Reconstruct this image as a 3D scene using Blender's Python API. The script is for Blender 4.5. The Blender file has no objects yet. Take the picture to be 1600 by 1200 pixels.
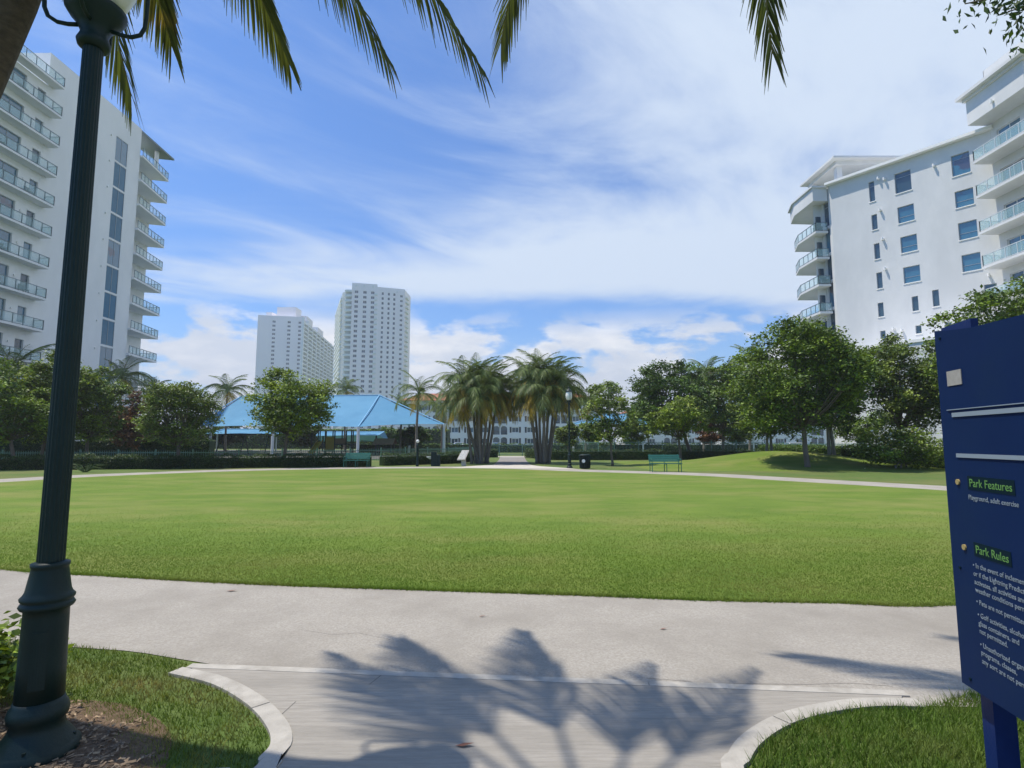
import bpy, math, random
import numpy as np
from mathutils import Vector, Matrix

# ------------------------------------------------------------------ camera, sky, sun, exposure
scene = bpy.context.scene
COL = scene.collection
FPX, PITCH, EYE = 870.0, math.radians(5.9), 1.6
cam_d = bpy.data.cameras.new('camera'); cam = bpy.data.objects.new('camera', cam_d); COL.objects.link(cam)
cam.location = (0, 0, EYE); cam.rotation_euler = (math.pi/2 + PITCH, 0, 0)
cam_d.sensor_width = 36.0; cam_d.lens = FPX/1600*36.0; cam_d.clip_start = 0.05; cam_d.clip_end = 9000
scene.camera = cam
scene.render.resolution_x, scene.render.resolution_y = 1024, 768
scene.view_settings.view_transform = 'Standard'; scene.view_settings.look = 'None'
scene.view_settings.exposure = 0.75; scene.view_settings.gamma = 1.0

SUN_EL = math.radians(66.5)
sun_dir = Vector((math.cos(SUN_EL)*0.998, -0.06*math.cos(SUN_EL), -math.sin(SUN_EL)))   # direction the light travels
sd = bpy.data.lights.new('sun', 'SUN'); sun = bpy.data.objects.new('sun', sd); COL.objects.link(sun)
sd.energy = 3.25; sd.angle = math.radians(0.7); sd.color = (1.0, 0.92, 0.80)
sun.rotation_euler = sun_dir.to_track_quat('-Z', 'Y').to_euler(); sun.location = (-20, 0, 60)

world = bpy.data.worlds.new('World'); scene.world = world; world.use_nodes = True
def build_sky():
    nt = world.node_tree; nt.nodes.clear(); N = nt.nodes; L = nt.links
    def nd(t, **k):
        n = N.new(t)
        for a, b in k.items(): setattr(n, a, b)
        return n
    def m(op, a, b=None, c=None, clamp=False):
        n = nd('ShaderNodeMath', operation=op, use_clamp=clamp)
        for i, x in enumerate((a, b, c)):
            if x is None: continue
            if isinstance(x, (int, float)): n.inputs[i].default_value = x
            else: L.new(x, n.inputs[i])
        return n.outputs[0]
    def ss(x, lo, hi):
        n = nd('ShaderNodeMapRange', interpolation_type='SMOOTHSTEP'); L.new(x, n.inputs[0])
        n.inputs[1].default_value = lo; n.inputs[2].default_value = hi
        return n.outputs[0]
    sky = nd('ShaderNodeTexSky', sky_type='NISHITA', sun_disc=False, sun_elevation=SUN_EL,
             sun_rotation=math.radians(270), altitude=0.0, air_density=1.15, dust_density=0.3, ozone_density=2.0)
    tc = nd('ShaderNodeTexCoord'); sx = nd('ShaderNodeSeparateXYZ'); L.new(tc.outputs['Generated'], sx.inputs[0])
    X, Y, Z = sx.outputs
    zc = m('MAXIMUM', Z, 0.03)
    px, py = m('DIVIDE', X, zc), m('DIVIDE', Y, zc)
    def comb(x, y, z):
        c = nd('ShaderNodeCombineXYZ')
        for i, q in enumerate((x, y, z)):
            if isinstance(q, (int, float)): c.inputs[i].default_value = q
            else: L.new(q, c.inputs[i])
        return c.outputs[0]
    def noise(vec, scale, det=6, rough=.55, dist=0.0):
        n = nd('ShaderNodeTexNoise'); L.new(vec, n.inputs['Vector'])
        n.inputs['Scale'].default_value = scale; n.inputs['Detail'].default_value = det
        n.inputs['Roughness'].default_value = rough; n.inputs['Distortion'].default_value = dist
        return n.outputs['Fac']
    # high sheet of cirrus, streaked along one wind direction, on a plane far overhead
    ca, sa = math.cos(math.radians(38)), math.sin(math.radians(38))
    a = m('ADD', m('MULTIPLY', px, ca), m('MULTIPLY', py, sa))
    b = m('SUBTRACT', m('MULTIPLY', py, ca), m('MULTIPLY', px, sa))
    streak = noise(comb(m('MULTIPLY', a, .55), m('MULTIPLY', b, 1.1), 3.1), 1.0, 9, .62, .9)
    broad = noise(comb(m('ADD', px, 7.3), m('ADD', py, 1.9), 0.0), .42, 4, .5, .4)
    edge_n = noise(comb(px, py, 11.0), .8, 6, .6, .3)
    pye = m('ADD', py, m('MULTIPLY', m('SUBTRACT', edge_n, .5), 1.1))
    front = m('SUBTRACT', 1.0, ss(pye, 3.55, 4.15))             # the far rim of the sheet
    side = m('ADD', m('MULTIPLY', px, .17), m('MULTIPLY', py, .085))
    dens = m('ADD', m('ADD', m('ADD', m('MULTIPLY', streak, 1.05), m('MULTIPLY', broad, .75)), side), m('MULTIPLY', ss(pye, 2.4, 3.7), .24))
    veil = m('MULTIPLY', ss(dens, .80, 1.30), front)
    veil = m('MULTIPLY', veil, .93)
    # second thin far streaks under the rim
    low = noise(comb(m('MULTIPLY', px, .35), m('MULTIPLY', py, .9), 5.0), .55, 6, .6, .5)
    veil2 = m('MULTIPLY', ss(low, .5, .85), .55)
    # cumulus close to the horizon
    el = m('DIVIDE', Z, m('SQRT', m('ADD', m('MULTIPLY', X, X), m('MULTIPLY', Y, Y))))
    az = m('ARCTAN2', X, Y)
    cu = noise(comb(m('MULTIPLY', az, 4.2), m('MULTIPLY', el, 9.0), 2.35), 1.05, 9, .56, .15)
    hgt = m('SUBTRACT', 1.0, ss(el, .06, .30))
    cu_d = m('ADD', cu, m('ADD', m('MULTIPLY', hgt, .20), m('MULTIPLY', m('SINE', m('SUBTRACT', az, -1.05)), .13)))
    cum = m('MULTIPLY', ss(cu_d, .645, .72), m('SUBTRACT', 1.0, ss(el, .18, .25)))
    cu_sh = noise(comb(m('MULTIPLY', az, 5.0), m('MULTIPLY', el, 14.0), 9.0), 1.6, 6, .6)
    # shade
    def mixc(f, c1, c2):
        n = nd('ShaderNodeMix', data_type='RGBA')
        L.new(f, n.inputs[0])
        for i, q in ((6, c1), (7, c2)):
            if isinstance(q, tuple): n.inputs[i].default_value = q
            else: L.new(q, n.inputs[i])
        return n.outputs[2]
    hz = m('MULTIPLY', m('SUBTRACT', 1.0, ss(el, -.02, .22)), .55)
    tint = nd('ShaderNodeMix', data_type='RGBA', blend_type='MULTIPLY'); tint.inputs[0].default_value = 1.0
    L.new(sky.outputs[0], tint.inputs[6]); tint.inputs[7].default_value = SKY_TINT
    col = mixc(hz, tint.outputs[2], (1.9, 2.6, 3.5, 1))
    col = mixc(m('MULTIPLY', veil2, front), col, (2.55, 3.0, 3.7, 1))
    col = mixc(veil, col, (2.85, 3.3, 3.9, 1))
    cc = mixc(ss(cu_sh, .35, .7), (2.7, 3.0, 3.5, 1), (4.1, 4.15, 4.25, 1))
    col = mixc(cum, col, cc)
    bg = nd('ShaderNodeBackground'); bg.inputs[1].default_value = 0.15; L.new(col, bg.inputs[0])
    out = nd('ShaderNodeOutputWorld'); L.new(bg.outputs[0], out.inputs[0])
SKY_TINT = (.235, .44, .69, 1)
build_sky()

# ------------------------------------------------------------------ helpers
rng = np.random.default_rng(7); R = random.Random(7)
CT, ST = math.cos(PITCH), math.sin(PITCH)
def ray(px, py):
    u = (px-800)/FPX; v = (600-py)/FPX
    return Vector((u, CT - v*ST, ST + v*CT))
CAMP = Vector((0, 0, EYE))
def G(px, py, z=0.0):
    d = ray(px, py); return CAMP + d*((z-EYE)/d.z)
def AY(px, py, Y):
    d = ray(px, py); return CAMP + d*(Y/d.y)
def GX(px, Y):                      # ground point at distance Y under picture column px
    return Vector(((px-800)/FPX*(Y*CT - EYE*ST), Y, 0))
WM = {}
def wm(o): return WM[o.name] if o is not None else Matrix.Identity(4)
def link(o, parent=None, M=None):
    M = M or Matrix.Identity(4)
    COL.objects.link(o)
    if parent is not None:
        o.parent = parent; o.matrix_basis = wm(parent).inverted() @ M
    else: o.matrix_basis = M
    WM[o.name] = M.copy()
    return o
def tag(o, label=None, cat=None, group=None, kind=None):
    for k, v in (('label', label), ('category', cat), ('group', group), ('kind', kind)):
        if v: o[k] = v
    return o
def thing(name, loc, label, cat, group=None):
    o = bpy.data.objects.new(name, None); o.empty_display_size = .3
    link(o, None, Matrix.Translation(Vector(loc)))
    return tag(o, label, cat, group)
def mesh_of(name, V, F, mat, smooth=False):
    me = bpy.data.meshes.new(name); me.from_pydata(V, [], F)
    if mat: me.materials.append(mat)
    if smooth: me.polygons.foreach_set('use_smooth', [True]*len(me.polygons))
    me.update(); return me
def inst(me, name, parent, M): return link(bpy.data.objects.new(name, me), parent, M)
class MB:
    def __init__(s): s.v = []; s.f = []
    def face(s, pts):
        n = len(s.v); s.v += [tuple(p) for p in pts]; s.f.append(tuple(range(n, n+len(pts)))); return s
    def hexa(s, p):
        n = len(s.v); s.v += [tuple(q) for q in p]
        s.f += [tuple(n+i for i in q) for q in ((0,3,2,1),(4,5,6,7),(0,1,5,4),(1,2,6,5),(2,3,7,6),(3,0,4,7))]; return s
    def box(s, x0, x1, y0, y1, z0, z1):
        return s.hexa([(x0,y0,z0),(x1,y0,z0),(x1,y1,z0),(x0,y1,z0),(x0,y0,z1),(x1,y0,z1),(x1,y1,z1),(x0,y1,z1)])
    def fbox(s, fr, u0, u1, n0, n1, z0, z1):
        return s.hexa([fr(u0,n1,z0),fr(u1,n1,z0),fr(u1,n0,z0),fr(u0,n0,z0),fr(u0,n1,z1),fr(u1,n1,z1),fr(u1,n0,z1),fr(u0,n0,z1)])
    def prism(s, poly, z0, z1):
        n = len(s.v); k = len(poly)
        s.v += [(p[0], p[1], z0) for p in poly] + [(p[0], p[1], z1) for p in poly]
        s.f.append(tuple(n+i for i in range(k-1, -1, -1))); s.f.append(tuple(n+k+i for i in range(k)))
        for i in range(k):
            j = (i+1) % k; s.f.append((n+i, n+j, n+k+j, n+k+i))
        return s
    def tube(s, pts, rad, n=8, cap=True):
        pts = [Vector(p) for p in pts]; base = len(s.v)
        if not isinstance(rad, (list, tuple)): rad = [rad]*len(pts)
        t0 = (pts[1]-pts[0]).normalized()
        ref = Vector((0,0,1)) if abs(t0.z) < .9 else Vector((1,0,0))
        for i, p in enumerate(pts):
            t = (pts[min(i+1, len(pts)-1)] - pts[max(i-1, 0)]).normalized()
            b = (ref - t*ref.dot(t)).normalized(); a = b.cross(t); ref = b
            for k in range(n):
                q = 2*math.pi*k/n; s.v.append(tuple(p + (a*math.cos(q) + b*math.sin(q))*rad[i]))
        for i in range(len(pts)-1):
            for k in range(n):
                k2 = (k+1) % n; A = base+i*n
                s.f.append((A+k, A+k2, A+n+k2, A+n+k))
        if cap:
            s.f.append(tuple(base+k for k in range(n-1, -1, -1))); e = base+(len(pts)-1)*n
            s.f.append(tuple(e+k for k in range(n)))
        return s
    def lathe(s, prof, c, n=24, flute=None):
        base = len(s.v); c = Vector(c)
        for (r, z) in prof:
            for k in range(n):
                q = 2*math.pi*k/n; rr = r
                if flute and flute[0] <= z <= flute[1]: rr = r*(1 - .06*(k % 2))
                s.v.append((c.x+rr*math.cos(q), c.y+rr*math.sin(q), c.z+z))
        for i in range(len(prof)-1):
            for k in range(n):
                k2 = (k+1) % n; A = base+i*n; s.f.append((A+k, A+k2, A+n+k2, A+n+k))
        s.f.append(tuple(base+k for k in range(n-1, -1, -1))); e = base+(len(prof)-1)*n
        s.f.append(tuple(e+k for k in range(n)))
        return s
    def build(s, name, mat, parent=None, smooth=False, origin=None):
        M = wm(parent) if parent is not None else Matrix.Translation(Vector(origin or (0,0,0)))
        o3 = M.translation
        V = [(p[0]-o3.x, p[1]-o3.y, p[2]-o3.z) for p in s.v]
        return inst(mesh_of(name, V, s.f, mat, smooth), name, parent, Matrix.Translation(o3))
def np_mesh(name, V, F, mat, clump=None):                      # many small faces, numpy arrays (n,3) and (m,k)
    me = bpy.data.meshes.new(name); k = F.shape[1]
    me.vertices.add(len(V)); me.vertices.foreach_set('co', V.astype(np.float32).ravel())
    me.loops.add(F.size); me.loops.foreach_set('vertex_index', F.astype(np.int32).ravel())
    me.polygons.add(len(F)); me.polygons.foreach_set('loop_start', np.arange(0, F.size, k, dtype=np.int32))
    if clump is None: clump = np.repeat(rng.uniform(0, 1, len(F)), k)[:len(V)]
    at = me.attributes.new('clump', 'FLOAT', 'POINT'); at.data.foreach_set('value', clump.astype(np.float32))
    me.update(calc_edges=True); me.materials.append(mat); return me
def frame(O, U):
    U = Vector((U[0], U[1], 0)).normalized(); Nn = Vector((U.y, -U.x, 0)); O = Vector((O[0], O[1], 0))
    f = lambda u, n, z: O + U*u + Nn*n + Vector((0, 0, z))
    f.O, f.U, f.N = O, U, Nn
    f.M = lambda u, n, z: Matrix(((U.x, -Nn.x, 0, f(u,n,z).x), (U.y, -Nn.y, 0, f(u,n,z).y), (0, 0, 1, z), (0,0,0,1)))  # local x=U, y=inward, z=up
    def hit(px, py):
        d = ray(px, py); t = (O-CAMP).dot(Nn)/d.dot(Nn); p = CAMP+d*t
        return (p-O).dot(U), p.z
    f.hit = hit
    return f
def facade(mb, fr, u0, u1, z0, z1, holes, dep=.25):
    us = sorted({u0, u1, *[h[0] for h in holes], *[h[1] for h in holes]}); zs = sorted({z0, z1, *[h[2] for h in holes], *[h[3] for h in holes]})
    us = [u for u in us if u0-1e-6 <= u <= u1+1e-6]; zs = [z for z in zs if z0-1e-6 <= z <= z1+1e-6]
    for i in range(len(us)-1):
        cu = (us[i]+us[i+1])/2; run = None
        for j in range(len(zs)):
            solid = j < len(zs)-1 and not any(h[0] < cu < h[1] and h[2] < (zs[j]+zs[j+1])/2 < h[3] for h in holes)
            if solid and run is None: run = zs[j]
            if not solid and run is not None:
                mb.face([fr(us[i],0,run), fr(us[i+1],0,run), fr(us[i+1],0,zs[j]), fr(us[i],0,zs[j])]); run = None
    for (a, b, c, d) in holes:
        mb.face([fr(a,0,c),fr(b,0,c),fr(b,-dep,c),fr(a,-dep,c)]); mb.face([fr(a,0,d),fr(a,-dep,d),fr(b,-dep,d),fr(b,0,d)])
        mb.face([fr(a,0,c),fr(a,-dep,c),fr(a,-dep,d),fr(a,0,d)]); mb.face([fr(b,0,c),fr(b,0,d),fr(b,-dep,d),fr(b,-dep,c)])
    return mb
_wc = {}
def window(fr, u0, u1, z0, z1, parent, n=-.16, mull=(), trans=(), frm='win_frame', glass='glass', name='window', bar=.06, pane=True):
    w, h = round(u1-u0, 3), round(z1-z0, 3); key = (w, h, tuple(mull), tuple(trans), frm, glass, bar)
    if key not in _wc:
        a = MB(); a.box(0, w, 0, .08, 0, bar); a.box(0, w, 0, .08, h-bar, h); a.box(0, bar, .002, .078, bar, h-bar); a.box(w-bar, w, .002, .078, bar, h-bar)
        for q in mull: a.box(q*w-bar/2, q*w+bar/2, .004, .076, bar, h-bar)
        for q in trans: a.box(bar, w-bar, .006, .074, q*h-bar/2, q*h+bar/2)
        g = MB().box(bar*.5, w-bar*.5, .035, .055, bar*.5, h-bar*.5)
        _wc[key] = (mesh_of('window', a.v, a.f, MT[frm]), mesh_of('pane', g.v, g.f, MT[glass]))
    o = inst(_wc[key][0], name, parent, fr.M(u0, n, z0))
    if pane: inst(_wc[key][1], 'pane', o, fr.M(u0, n, z0))
    return o

# ------------------------------------------------------------------ materials
MT = {}
def pmat(name, c1, c2=None, scale=3.0, rough=.6, bump=0.0, bscale=None, metal=0.0, detail=6, stretch=(1,1,1), c3=None, c3scale=.3, spec=.5, c3w=(.45,.65), alpha=None, trans=0.0, island=0.0, coat=0.0, ior=None, space='pos', clump=False):
    m = bpy.data.materials.new(name); m.use_nodes = True; nt = m.node_tree; N = nt.nodes; L = nt.links
    b = N['Principled BSDF']; b.inputs['Roughness'].default_value = rough; b.inputs['Metallic'].default_value = metal
    b.inputs['Specular IOR Level'].default_value = spec; b.inputs['Coat Weight'].default_value = coat
    if ior: b.inputs['IOR'].default_value = ior
    geo = N.new('ShaderNodeNewGeometry'); vec = geo.outputs['Position']
    if space == 'obj':
        t = N.new('ShaderNodeTexCoord'); vec = t.outputs['Object']
    mp = N.new('ShaderNodeMapping'); L.new(vec, mp.inputs[0]); mp.inputs['Scale'].default_value = stretch
    def noise(sc, d=detail):
        n = N.new('ShaderNodeTexNoise'); L.new(mp.outputs[0], n.inputs[0]); n.inputs['Scale'].default_value = sc; n.inputs['Detail'].default_value = d; n.inputs['Roughness'].default_value = .62
        return n.outputs['Fac']
    def mix(f, a, bb, bt='MIX'):
        x = N.new('ShaderNodeMix'); x.data_type = 'RGBA'; x.blend_type = bt
        if isinstance(f, float): x.inputs[0].default_value = f
        else: L.new(f, x.inputs[0])
        for i, q in ((6, a), (7, bb)):
            if isinstance(q, tuple): x.inputs[i].default_value = (*q[:3], 1)
            else: L.new(q, x.inputs[i])
        return x.outputs[2]
    def rng_(f, lo, hi, a=0, bb=1):
        x = N.new('ShaderNodeMapRange'); L.new(f, x.inputs[0]); x.inputs[1].default_value = lo; x.inputs[2].default_value = hi; x.inputs[3].default_value = a; x.inputs[4].default_value = bb
        return x.outputs[0]
    c2 = c2 or c1
    col = mix(rng_(noise(scale), .3, .7), c1, c2)
    if c3: col = mix(rng_(noise(c3scale, 4), *c3w), col, c3)
    if clump:
        at = N.new('ShaderNodeAttribute'); at.attribute_name = 'clump'
        col = mix(1.0, col, mix(at.outputs['Fac'], (.60,.63,.62), (1.9,1.72,1.15)), 'MULTIPLY')  # dim and warm clump tones put shaded and sunlit tufts into leaf colour
    if island:
        col = mix(1.0, col, mix(geo.outputs['Random Per Island'], (1-island,)*3, (1+island, 1+island*.9, 1+island*.6)), 'MULTIPLY')
    L.new(col, b.inputs['Base Color'])
    if bump:
        bp = N.new('ShaderNodeBump'); bp.inputs['Strength'].default_value = bump; bp.inputs['Distance'].default_value = .02
        L.new(noise(bscale or scale*4), bp.inputs['Height']); L.new(bp.outputs[0], b.inputs['Normal'])
    out = N['Material Output']; sh = b.outputs[0]
    if trans:
        t = N.new('ShaderNodeBsdfTranslucent'); L.new(mix(1.0, col, (1.35, 1.3, .6), 'MULTIPLY'), t.inputs[0])
        x = N.new('ShaderNodeMixShader'); x.inputs[0].default_value = trans; L.new(sh, x.inputs[1]); L.new(t.outputs[0], x.inputs[2]); sh = x.outputs[0]
    if alpha is not None:
        t = N.new('ShaderNodeBsdfTransparent'); x = N.new('ShaderNodeMixShader'); x.inputs[0].default_value = alpha
        L.new(t.outputs[0], x.inputs[1]); L.new(sh, x.inputs[2]); sh = x.outputs[0]
    L.new(sh, out.inputs[0]); MT[name] = m; return m
pmat('ground_grass', (.075,.125,.028), (.11,.16,.04), 2.2, .9, .5, 60, c3=(.14,.155,.05), c3scale=.25, spec=.2)
pmat('lawn', (.094,.158,.022), (.146,.208,.034), 1.1, .9, .7, 70, c3=(.200,.215,.060), c3scale=.5, spec=.15, c3w=(.45,.72), detail=9, stretch=(.55,1,1))
pmat('path', (.285,.262,.225), (.435,.405,.352), 55.0, .88, .6, 150, c3=(.275,.252,.215), c3scale=.9, spec=.25, detail=10, c3w=(.42,.72))
pmat('broom', (.275,.256,.222), (.375,.350,.308), 26.0, .88, .7, 34, c3=(.265,.247,.214), c3scale=1.1, stretch=(.18,2.2,1), spec=.25, detail=10, c3w=(.42,.72))
pmat('kerb', (.34,.32,.28), (.46,.435,.385), 8.0, .85, .35, 90, c3=(.27,.25,.215), c3scale=3.2, spec=.25, c3w=(.5,.72))
pmat('far_concrete', (.47,.44,.38), (.54,.51,.45), 2.0, .88, .2, 30, spec=.2)
pmat('axial', (.20,.185,.170), (.27,.25,.23), 3, .9, .3, 25, spec=.2)  # grey brick tone, with the path's shadow also put into the colour
pmat('mulch', (.115,.078,.050), (.215,.155,.105), 34.0, .95, 1.0, 60, spec=.1)
pmat('chip', (.16,.11,.07), (.32,.24,.16), 20.0, .9, island=.5)
pmat('blade', (.085,.150,.022), (.135,.195,.036), 3.0, .75, island=.4, trans=.3, c3=(.25,.21,.09), c3scale=1.7, c3w=(.46,.66), spec=.25)
pmat('blade_lush', (.070,.140,.020), (.115,.185,.030), 3.0, .75, island=.4, trans=.3, c3=(.15,.18,.05), c3scale=1.5, c3w=(.55,.75), spec=.25)
pmat('lawn_blade', (.100,.175,.024), (.146,.220,.036), 1.1, .8, island=.17, trans=.25, c3=(.200,.218,.062), c3scale=.5, c3w=(.45,.72), spec=.15)
pmat('white_wall', (.62,.635,.64), (.68,.69,.69), .9, .8, .35, 9, c3=(.585,.60,.605), c3scale=.22, spec=.25, stretch=(1,1,.45))  # right block's white lowered in colour against the sun on it
pmat('shade_lifted_wall', (.79,.80,.80), (.83,.835,.83), .9, .8, .3, 9, c3=(.75,.76,.76), c3scale=.22, spec=.25, stretch=(1,1,.45))  # same white raised in colour because the left face stands in shade
pmat('white_trim', (.78,.78,.76), (.82,.82,.80), 1.0, .7, spec=.3)
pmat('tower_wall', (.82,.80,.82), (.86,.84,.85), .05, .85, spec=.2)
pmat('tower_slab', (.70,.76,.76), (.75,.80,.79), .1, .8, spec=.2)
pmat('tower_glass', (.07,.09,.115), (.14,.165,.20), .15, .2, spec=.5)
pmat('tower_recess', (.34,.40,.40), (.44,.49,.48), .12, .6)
pmat('glass', (.030,.125,.20), (.045,.165,.245), .35, .06, spec=.9, ior=1.7, c3=(.055,.06,.095), c3scale=.22, c3w=(.58,.62))
pmat('glass_blue', (.028,.125,.21), (.04,.16,.25), .5, .12, spec=.4)
pmat('glass_dark', (.024,.062,.09), (.045,.085,.12), .3, .08, spec=.8, ior=1.6)
pmat('win_frame', (.30,.35,.38), None, 1, .45, metal=.3)
pmat('white_frame', (.70,.72,.72), None, 1, .5)
pmat('rail_metal', (.13,.18,.19), None, 1, .4, metal=.5)
pmat('rail_white', (.62,.66,.66), None, 1, .45, metal=.2)
pmat('rail_glass', (.42,.66,.66), (.50,.72,.72), .6, .08, alpha=.25, spec=.6)
pmat('sconce', (.80,.80,.78), None, 1, .4)
pmat('canopy_blue', (.105,.29,.47), (.13,.325,.51), .5, .7, .15, 3, spec=.2, c3=(.095,.265,.44), c3scale=.2, trans=.15)
pmat('canopy_lit_edge', (.22,.48,.70), None, 1, .7)  # paler blue puts the lit ridge and hip edges into the colour
pmat('steel_white', (.66,.68,.68), (.60,.63,.63), 2, .5)
pmat('dark_green', (.0045,.017,.0155), (.007,.023,.021), 6, .48, .15, 40, spec=.3)
pmat('bench_green', (.020,.13,.095), (.026,.15,.11), 4, .5, .1, 20)
pmat('fence_green', (.11,.215,.175), (.14,.25,.205), 2, .6)
pmat('globe', (.74,.75,.70), (.80,.80,.76), 5, .35, spec=.5)
pmat('sign_blue_shaded', (.0020,.0135,.062), (.0028,.016,.070), 3, .6, .03, 30, spec=.12, c3=(.004,.018,.062), c3scale=1.3)  # shade lying over the sign put into a darker base colour
pmat('sign_post', (.005,.018,.092), (.006,.021,.105), 4, .5, .1, 30, spec=.2)
pmat('text_white_shaded', (.20,.25,.30), None, 1, .6)  # white lettering dulled in colour for the shade on the sign
pmat('text_green', (.10,.25,.06), None, 1, .6)
pmat('sign_box', (.0025,.014,.022), None, 1, .7, spec=.1)
pmat('sticker', (.33,.32,.29), (.26,.25,.23), 40, .7)
pmat('badge', (.30,.23,.09), (.36,.28,.12), 30, .5)
pmat('bark', (.105,.085,.066), (.17,.145,.118), 9, .9, .8, 30, stretch=(1,1,.25))
pmat('bark_pale', (.20,.185,.165), (.28,.265,.24), 7, .9, .5, 22, stretch=(1,1,.35))
pmat('palm_bark', (.13,.11,.085), (.21,.185,.15), 6, .9, .7, 18, stretch=(1,1,3.2))
pmat('palm_bark_near', (.060,.047,.038), (.12,.095,.075), 14, .9, .9, 30, stretch=(1,1,2.2))
def leafm(n, c1, c2, tr=.18, isl=.45, **k): pmat(n, c1, c2, .9, .55, island=isl, trans=tr, spec=.35, **k)
leafm('leaf_dark', (0.049,0.107,0.029), (0.086,0.159,0.042), clump=True)
leafm('leaf_mid', (0.078,0.146,0.030), (0.135,0.213,0.041), clump=True)
leafm('leaf_light', (0.106,0.181,0.027), (0.169,0.244,0.045), clump=True)
leafm('leaf_olive', (0.084,0.146,0.041), (0.146,0.209,0.057), clump=True)
leafm('leaf_red', (0.111,0.058,0.052), (0.163,0.098,0.072), clump=True)
leafm('leaf_hedge', (0.020,0.050,0.015), (0.044,0.088,0.024), clump=True)
leafm('palm_leaf', (.105,.165,.050), (.175,.230,.082), .35)
leafm('palm_yellow', (.46,.33,.040), (.27,.25,.055), .38)
leafm('palm_near', (.060,.082,.024), (.110,.128,.036), .36, .45, c3=(.20,.15,.04), c3scale=1.6, c3w=(.6,.72))
leafm('palm_brown', (.10,.075,.035), (.14,.11,.045), .3)
pmat('rachis', (.16,.14,.045), (.20,.18,.06), 5, .6)
pmat('petal', (.80,.80,.74), None, 1, .5, trans=.3)
pmat('stucco_far', (.76,.76,.76), (.82,.82,.82), .1, .85, spec=.2)
pmat('roof_tile', (.33,.105,.05), (.42,.15,.08), .8, .8, .5, 6, stretch=(4,1,1))
pmat('shutter', (.018,.020,.024), None, 1, .6)
pmat('car_white', (.72,.73,.74), None, 1, .25, coat=.6)
pmat('car_silver', (.42,.44,.46), None, 1, .25, metal=.4, coat=.6)
pmat('tyre', (.015,.015,.015), None, 1, .8)
pmat('play_yellow', (.44,.29,.035), (.40,.25,.03), 2, .5)
pmat('play_brown', (.20,.13,.095), (.25,.17,.125), 3, .7)
pmat('play_dark', (.02,.028,.035), None, 2, .6)
pmat('play_ground', (.10,.098,.085), (.15,.145,.125), 1.5, .95, .3, 20, spec=.15)
pmat('asphalt', (.055,.055,.055), (.075,.075,.073), 3, .9, .2, 30)
pmat('stone', (.42,.39,.34), (.50,.47,.42), 6, .85, .3, 30)
pmat('panel_print', (.30,.31,.30), (.52,.52,.48), 9, .5)
pmat('box_green', (.018,.10,.072), (.022,.12,.085), 6, .45)
pmat('dead_leaf', (.16,.055,.035), (.22,.10,.05), 20, .8)

# ------------------------------------------------------------------ setting: ground, lawn, paths
def sheet(name, poly, z, mat, kind='structure', label=None):
    return tag(MB().face([(p[0], p[1], z) for p in poly]).build(name, MT[mat]), label, None, None, kind)
def spline(P, n, closed=True):
    P = [Vector((p[0], p[1])) for p in P]; out = []; K = len(P)
    for i in range(K if closed else K-1):
        if closed: a, b, c, d = P[i-1], P[i], P[(i+1) % K], P[(i+2) % K]
        else: a, b, c, d = P[max(i-1,0)], P[i], P[i+1], P[min(i+2,K-1)]
        for j in range(n):
            t = j/n; out.append(.5*((2*b)+(c-a)*t+(2*a-5*b+4*c-d)*t*t+(3*b-a-3*c+d)*t**3))
    if not closed: out.append(P[-1])
    return out
def inside(poly, X, Y):
    r = np.zeros(len(X), bool); k = len(poly)
    for i in range(k):
        x1, y1 = poly[i][0], poly[i][1]; x2, y2 = poly[(i+1) % k][0], poly[(i+1) % k][1]
        c = ((y1 > Y) != (y2 > Y)) & (X < (x2-x1)*(Y-y1)/((y2-y1) if y2 != y1 else 1e-9)+x1); r ^= c
    return r
sheet('ground', [(-3500,-600),(3500,-600),(3500,6000),(-3500,6000)], 0, 'ground_grass')
near_edge = [(0,890),(150,900),(300,909),(450,916),(600,921),(750,926),(900,931),(1100,939),(1300,943),(1495,946)]
far_edge = [(0,754),(150,745),(350,737),(500,733.5),(640,732),(780,732.5),(900,737),(1000,740),(1100,744),(1200,750),(1300,756),(1400,762),(1480,767)]
ctrl = [G(*p).xy for p in near_edge] + [(7.2,6.5),(11.2,8.9),(14.2,12.4),(15.0,15.6)] + [G(*p).xy for p in reversed(far_edge)] + [(-21.8,19.0),(-20.8,15.4),(-16.6,11.7),(-11.0,9.0)]
lawn_poly = spline(ctrl, 6)
K = len(lawn_poly); outer = []
for i in range(K):
    t = (lawn_poly[(i+3) % K]-lawn_poly[i-3]).normalized(); p_ = lawn_poly[i]; wd_ = 2.2 - (.22*min(1, max(0, -p_.x-1.6)) if p_.y < 10 else 0); outer.append(p_ + Vector((t.y, -t.x))*wd_)
sheet('lawn', lawn_poly, .010, 'lawn')
ring = MB()
for i in range(K):
    j = (i+1) % K; ring.face([(*outer[i], .006), (*outer[j], .006), (*lawn_poly[j], .006), (*lawn_poly[i], .006)])
tag(ring.build('ring_path', MT['path']), kind='structure')
# axial path between the palms, with its wider mouth and the cross walk at the gate
ap = [GX(700,34.4),GX(905,33.0),GX(845,36.3),GX(829,38.5),GX(822,48),GX(819,62),GX(782,62),GX(779,48),GX(771,38.5),GX(745,37.2)]
sheet('path_mouth', [(p.x,p.y) for p in (ap[0],ap[1],ap[2],ap[3],ap[8],ap[9])], .0105, 'far_concrete')
sheet('axial_path', [(p.x,p.y) for p in ap[3:9]], .0105, 'axial')
sheet('cross_path', [(-5,57.5),(6,57.5),(6,60),(-5,60)], .015, 'far_concrete')
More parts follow.
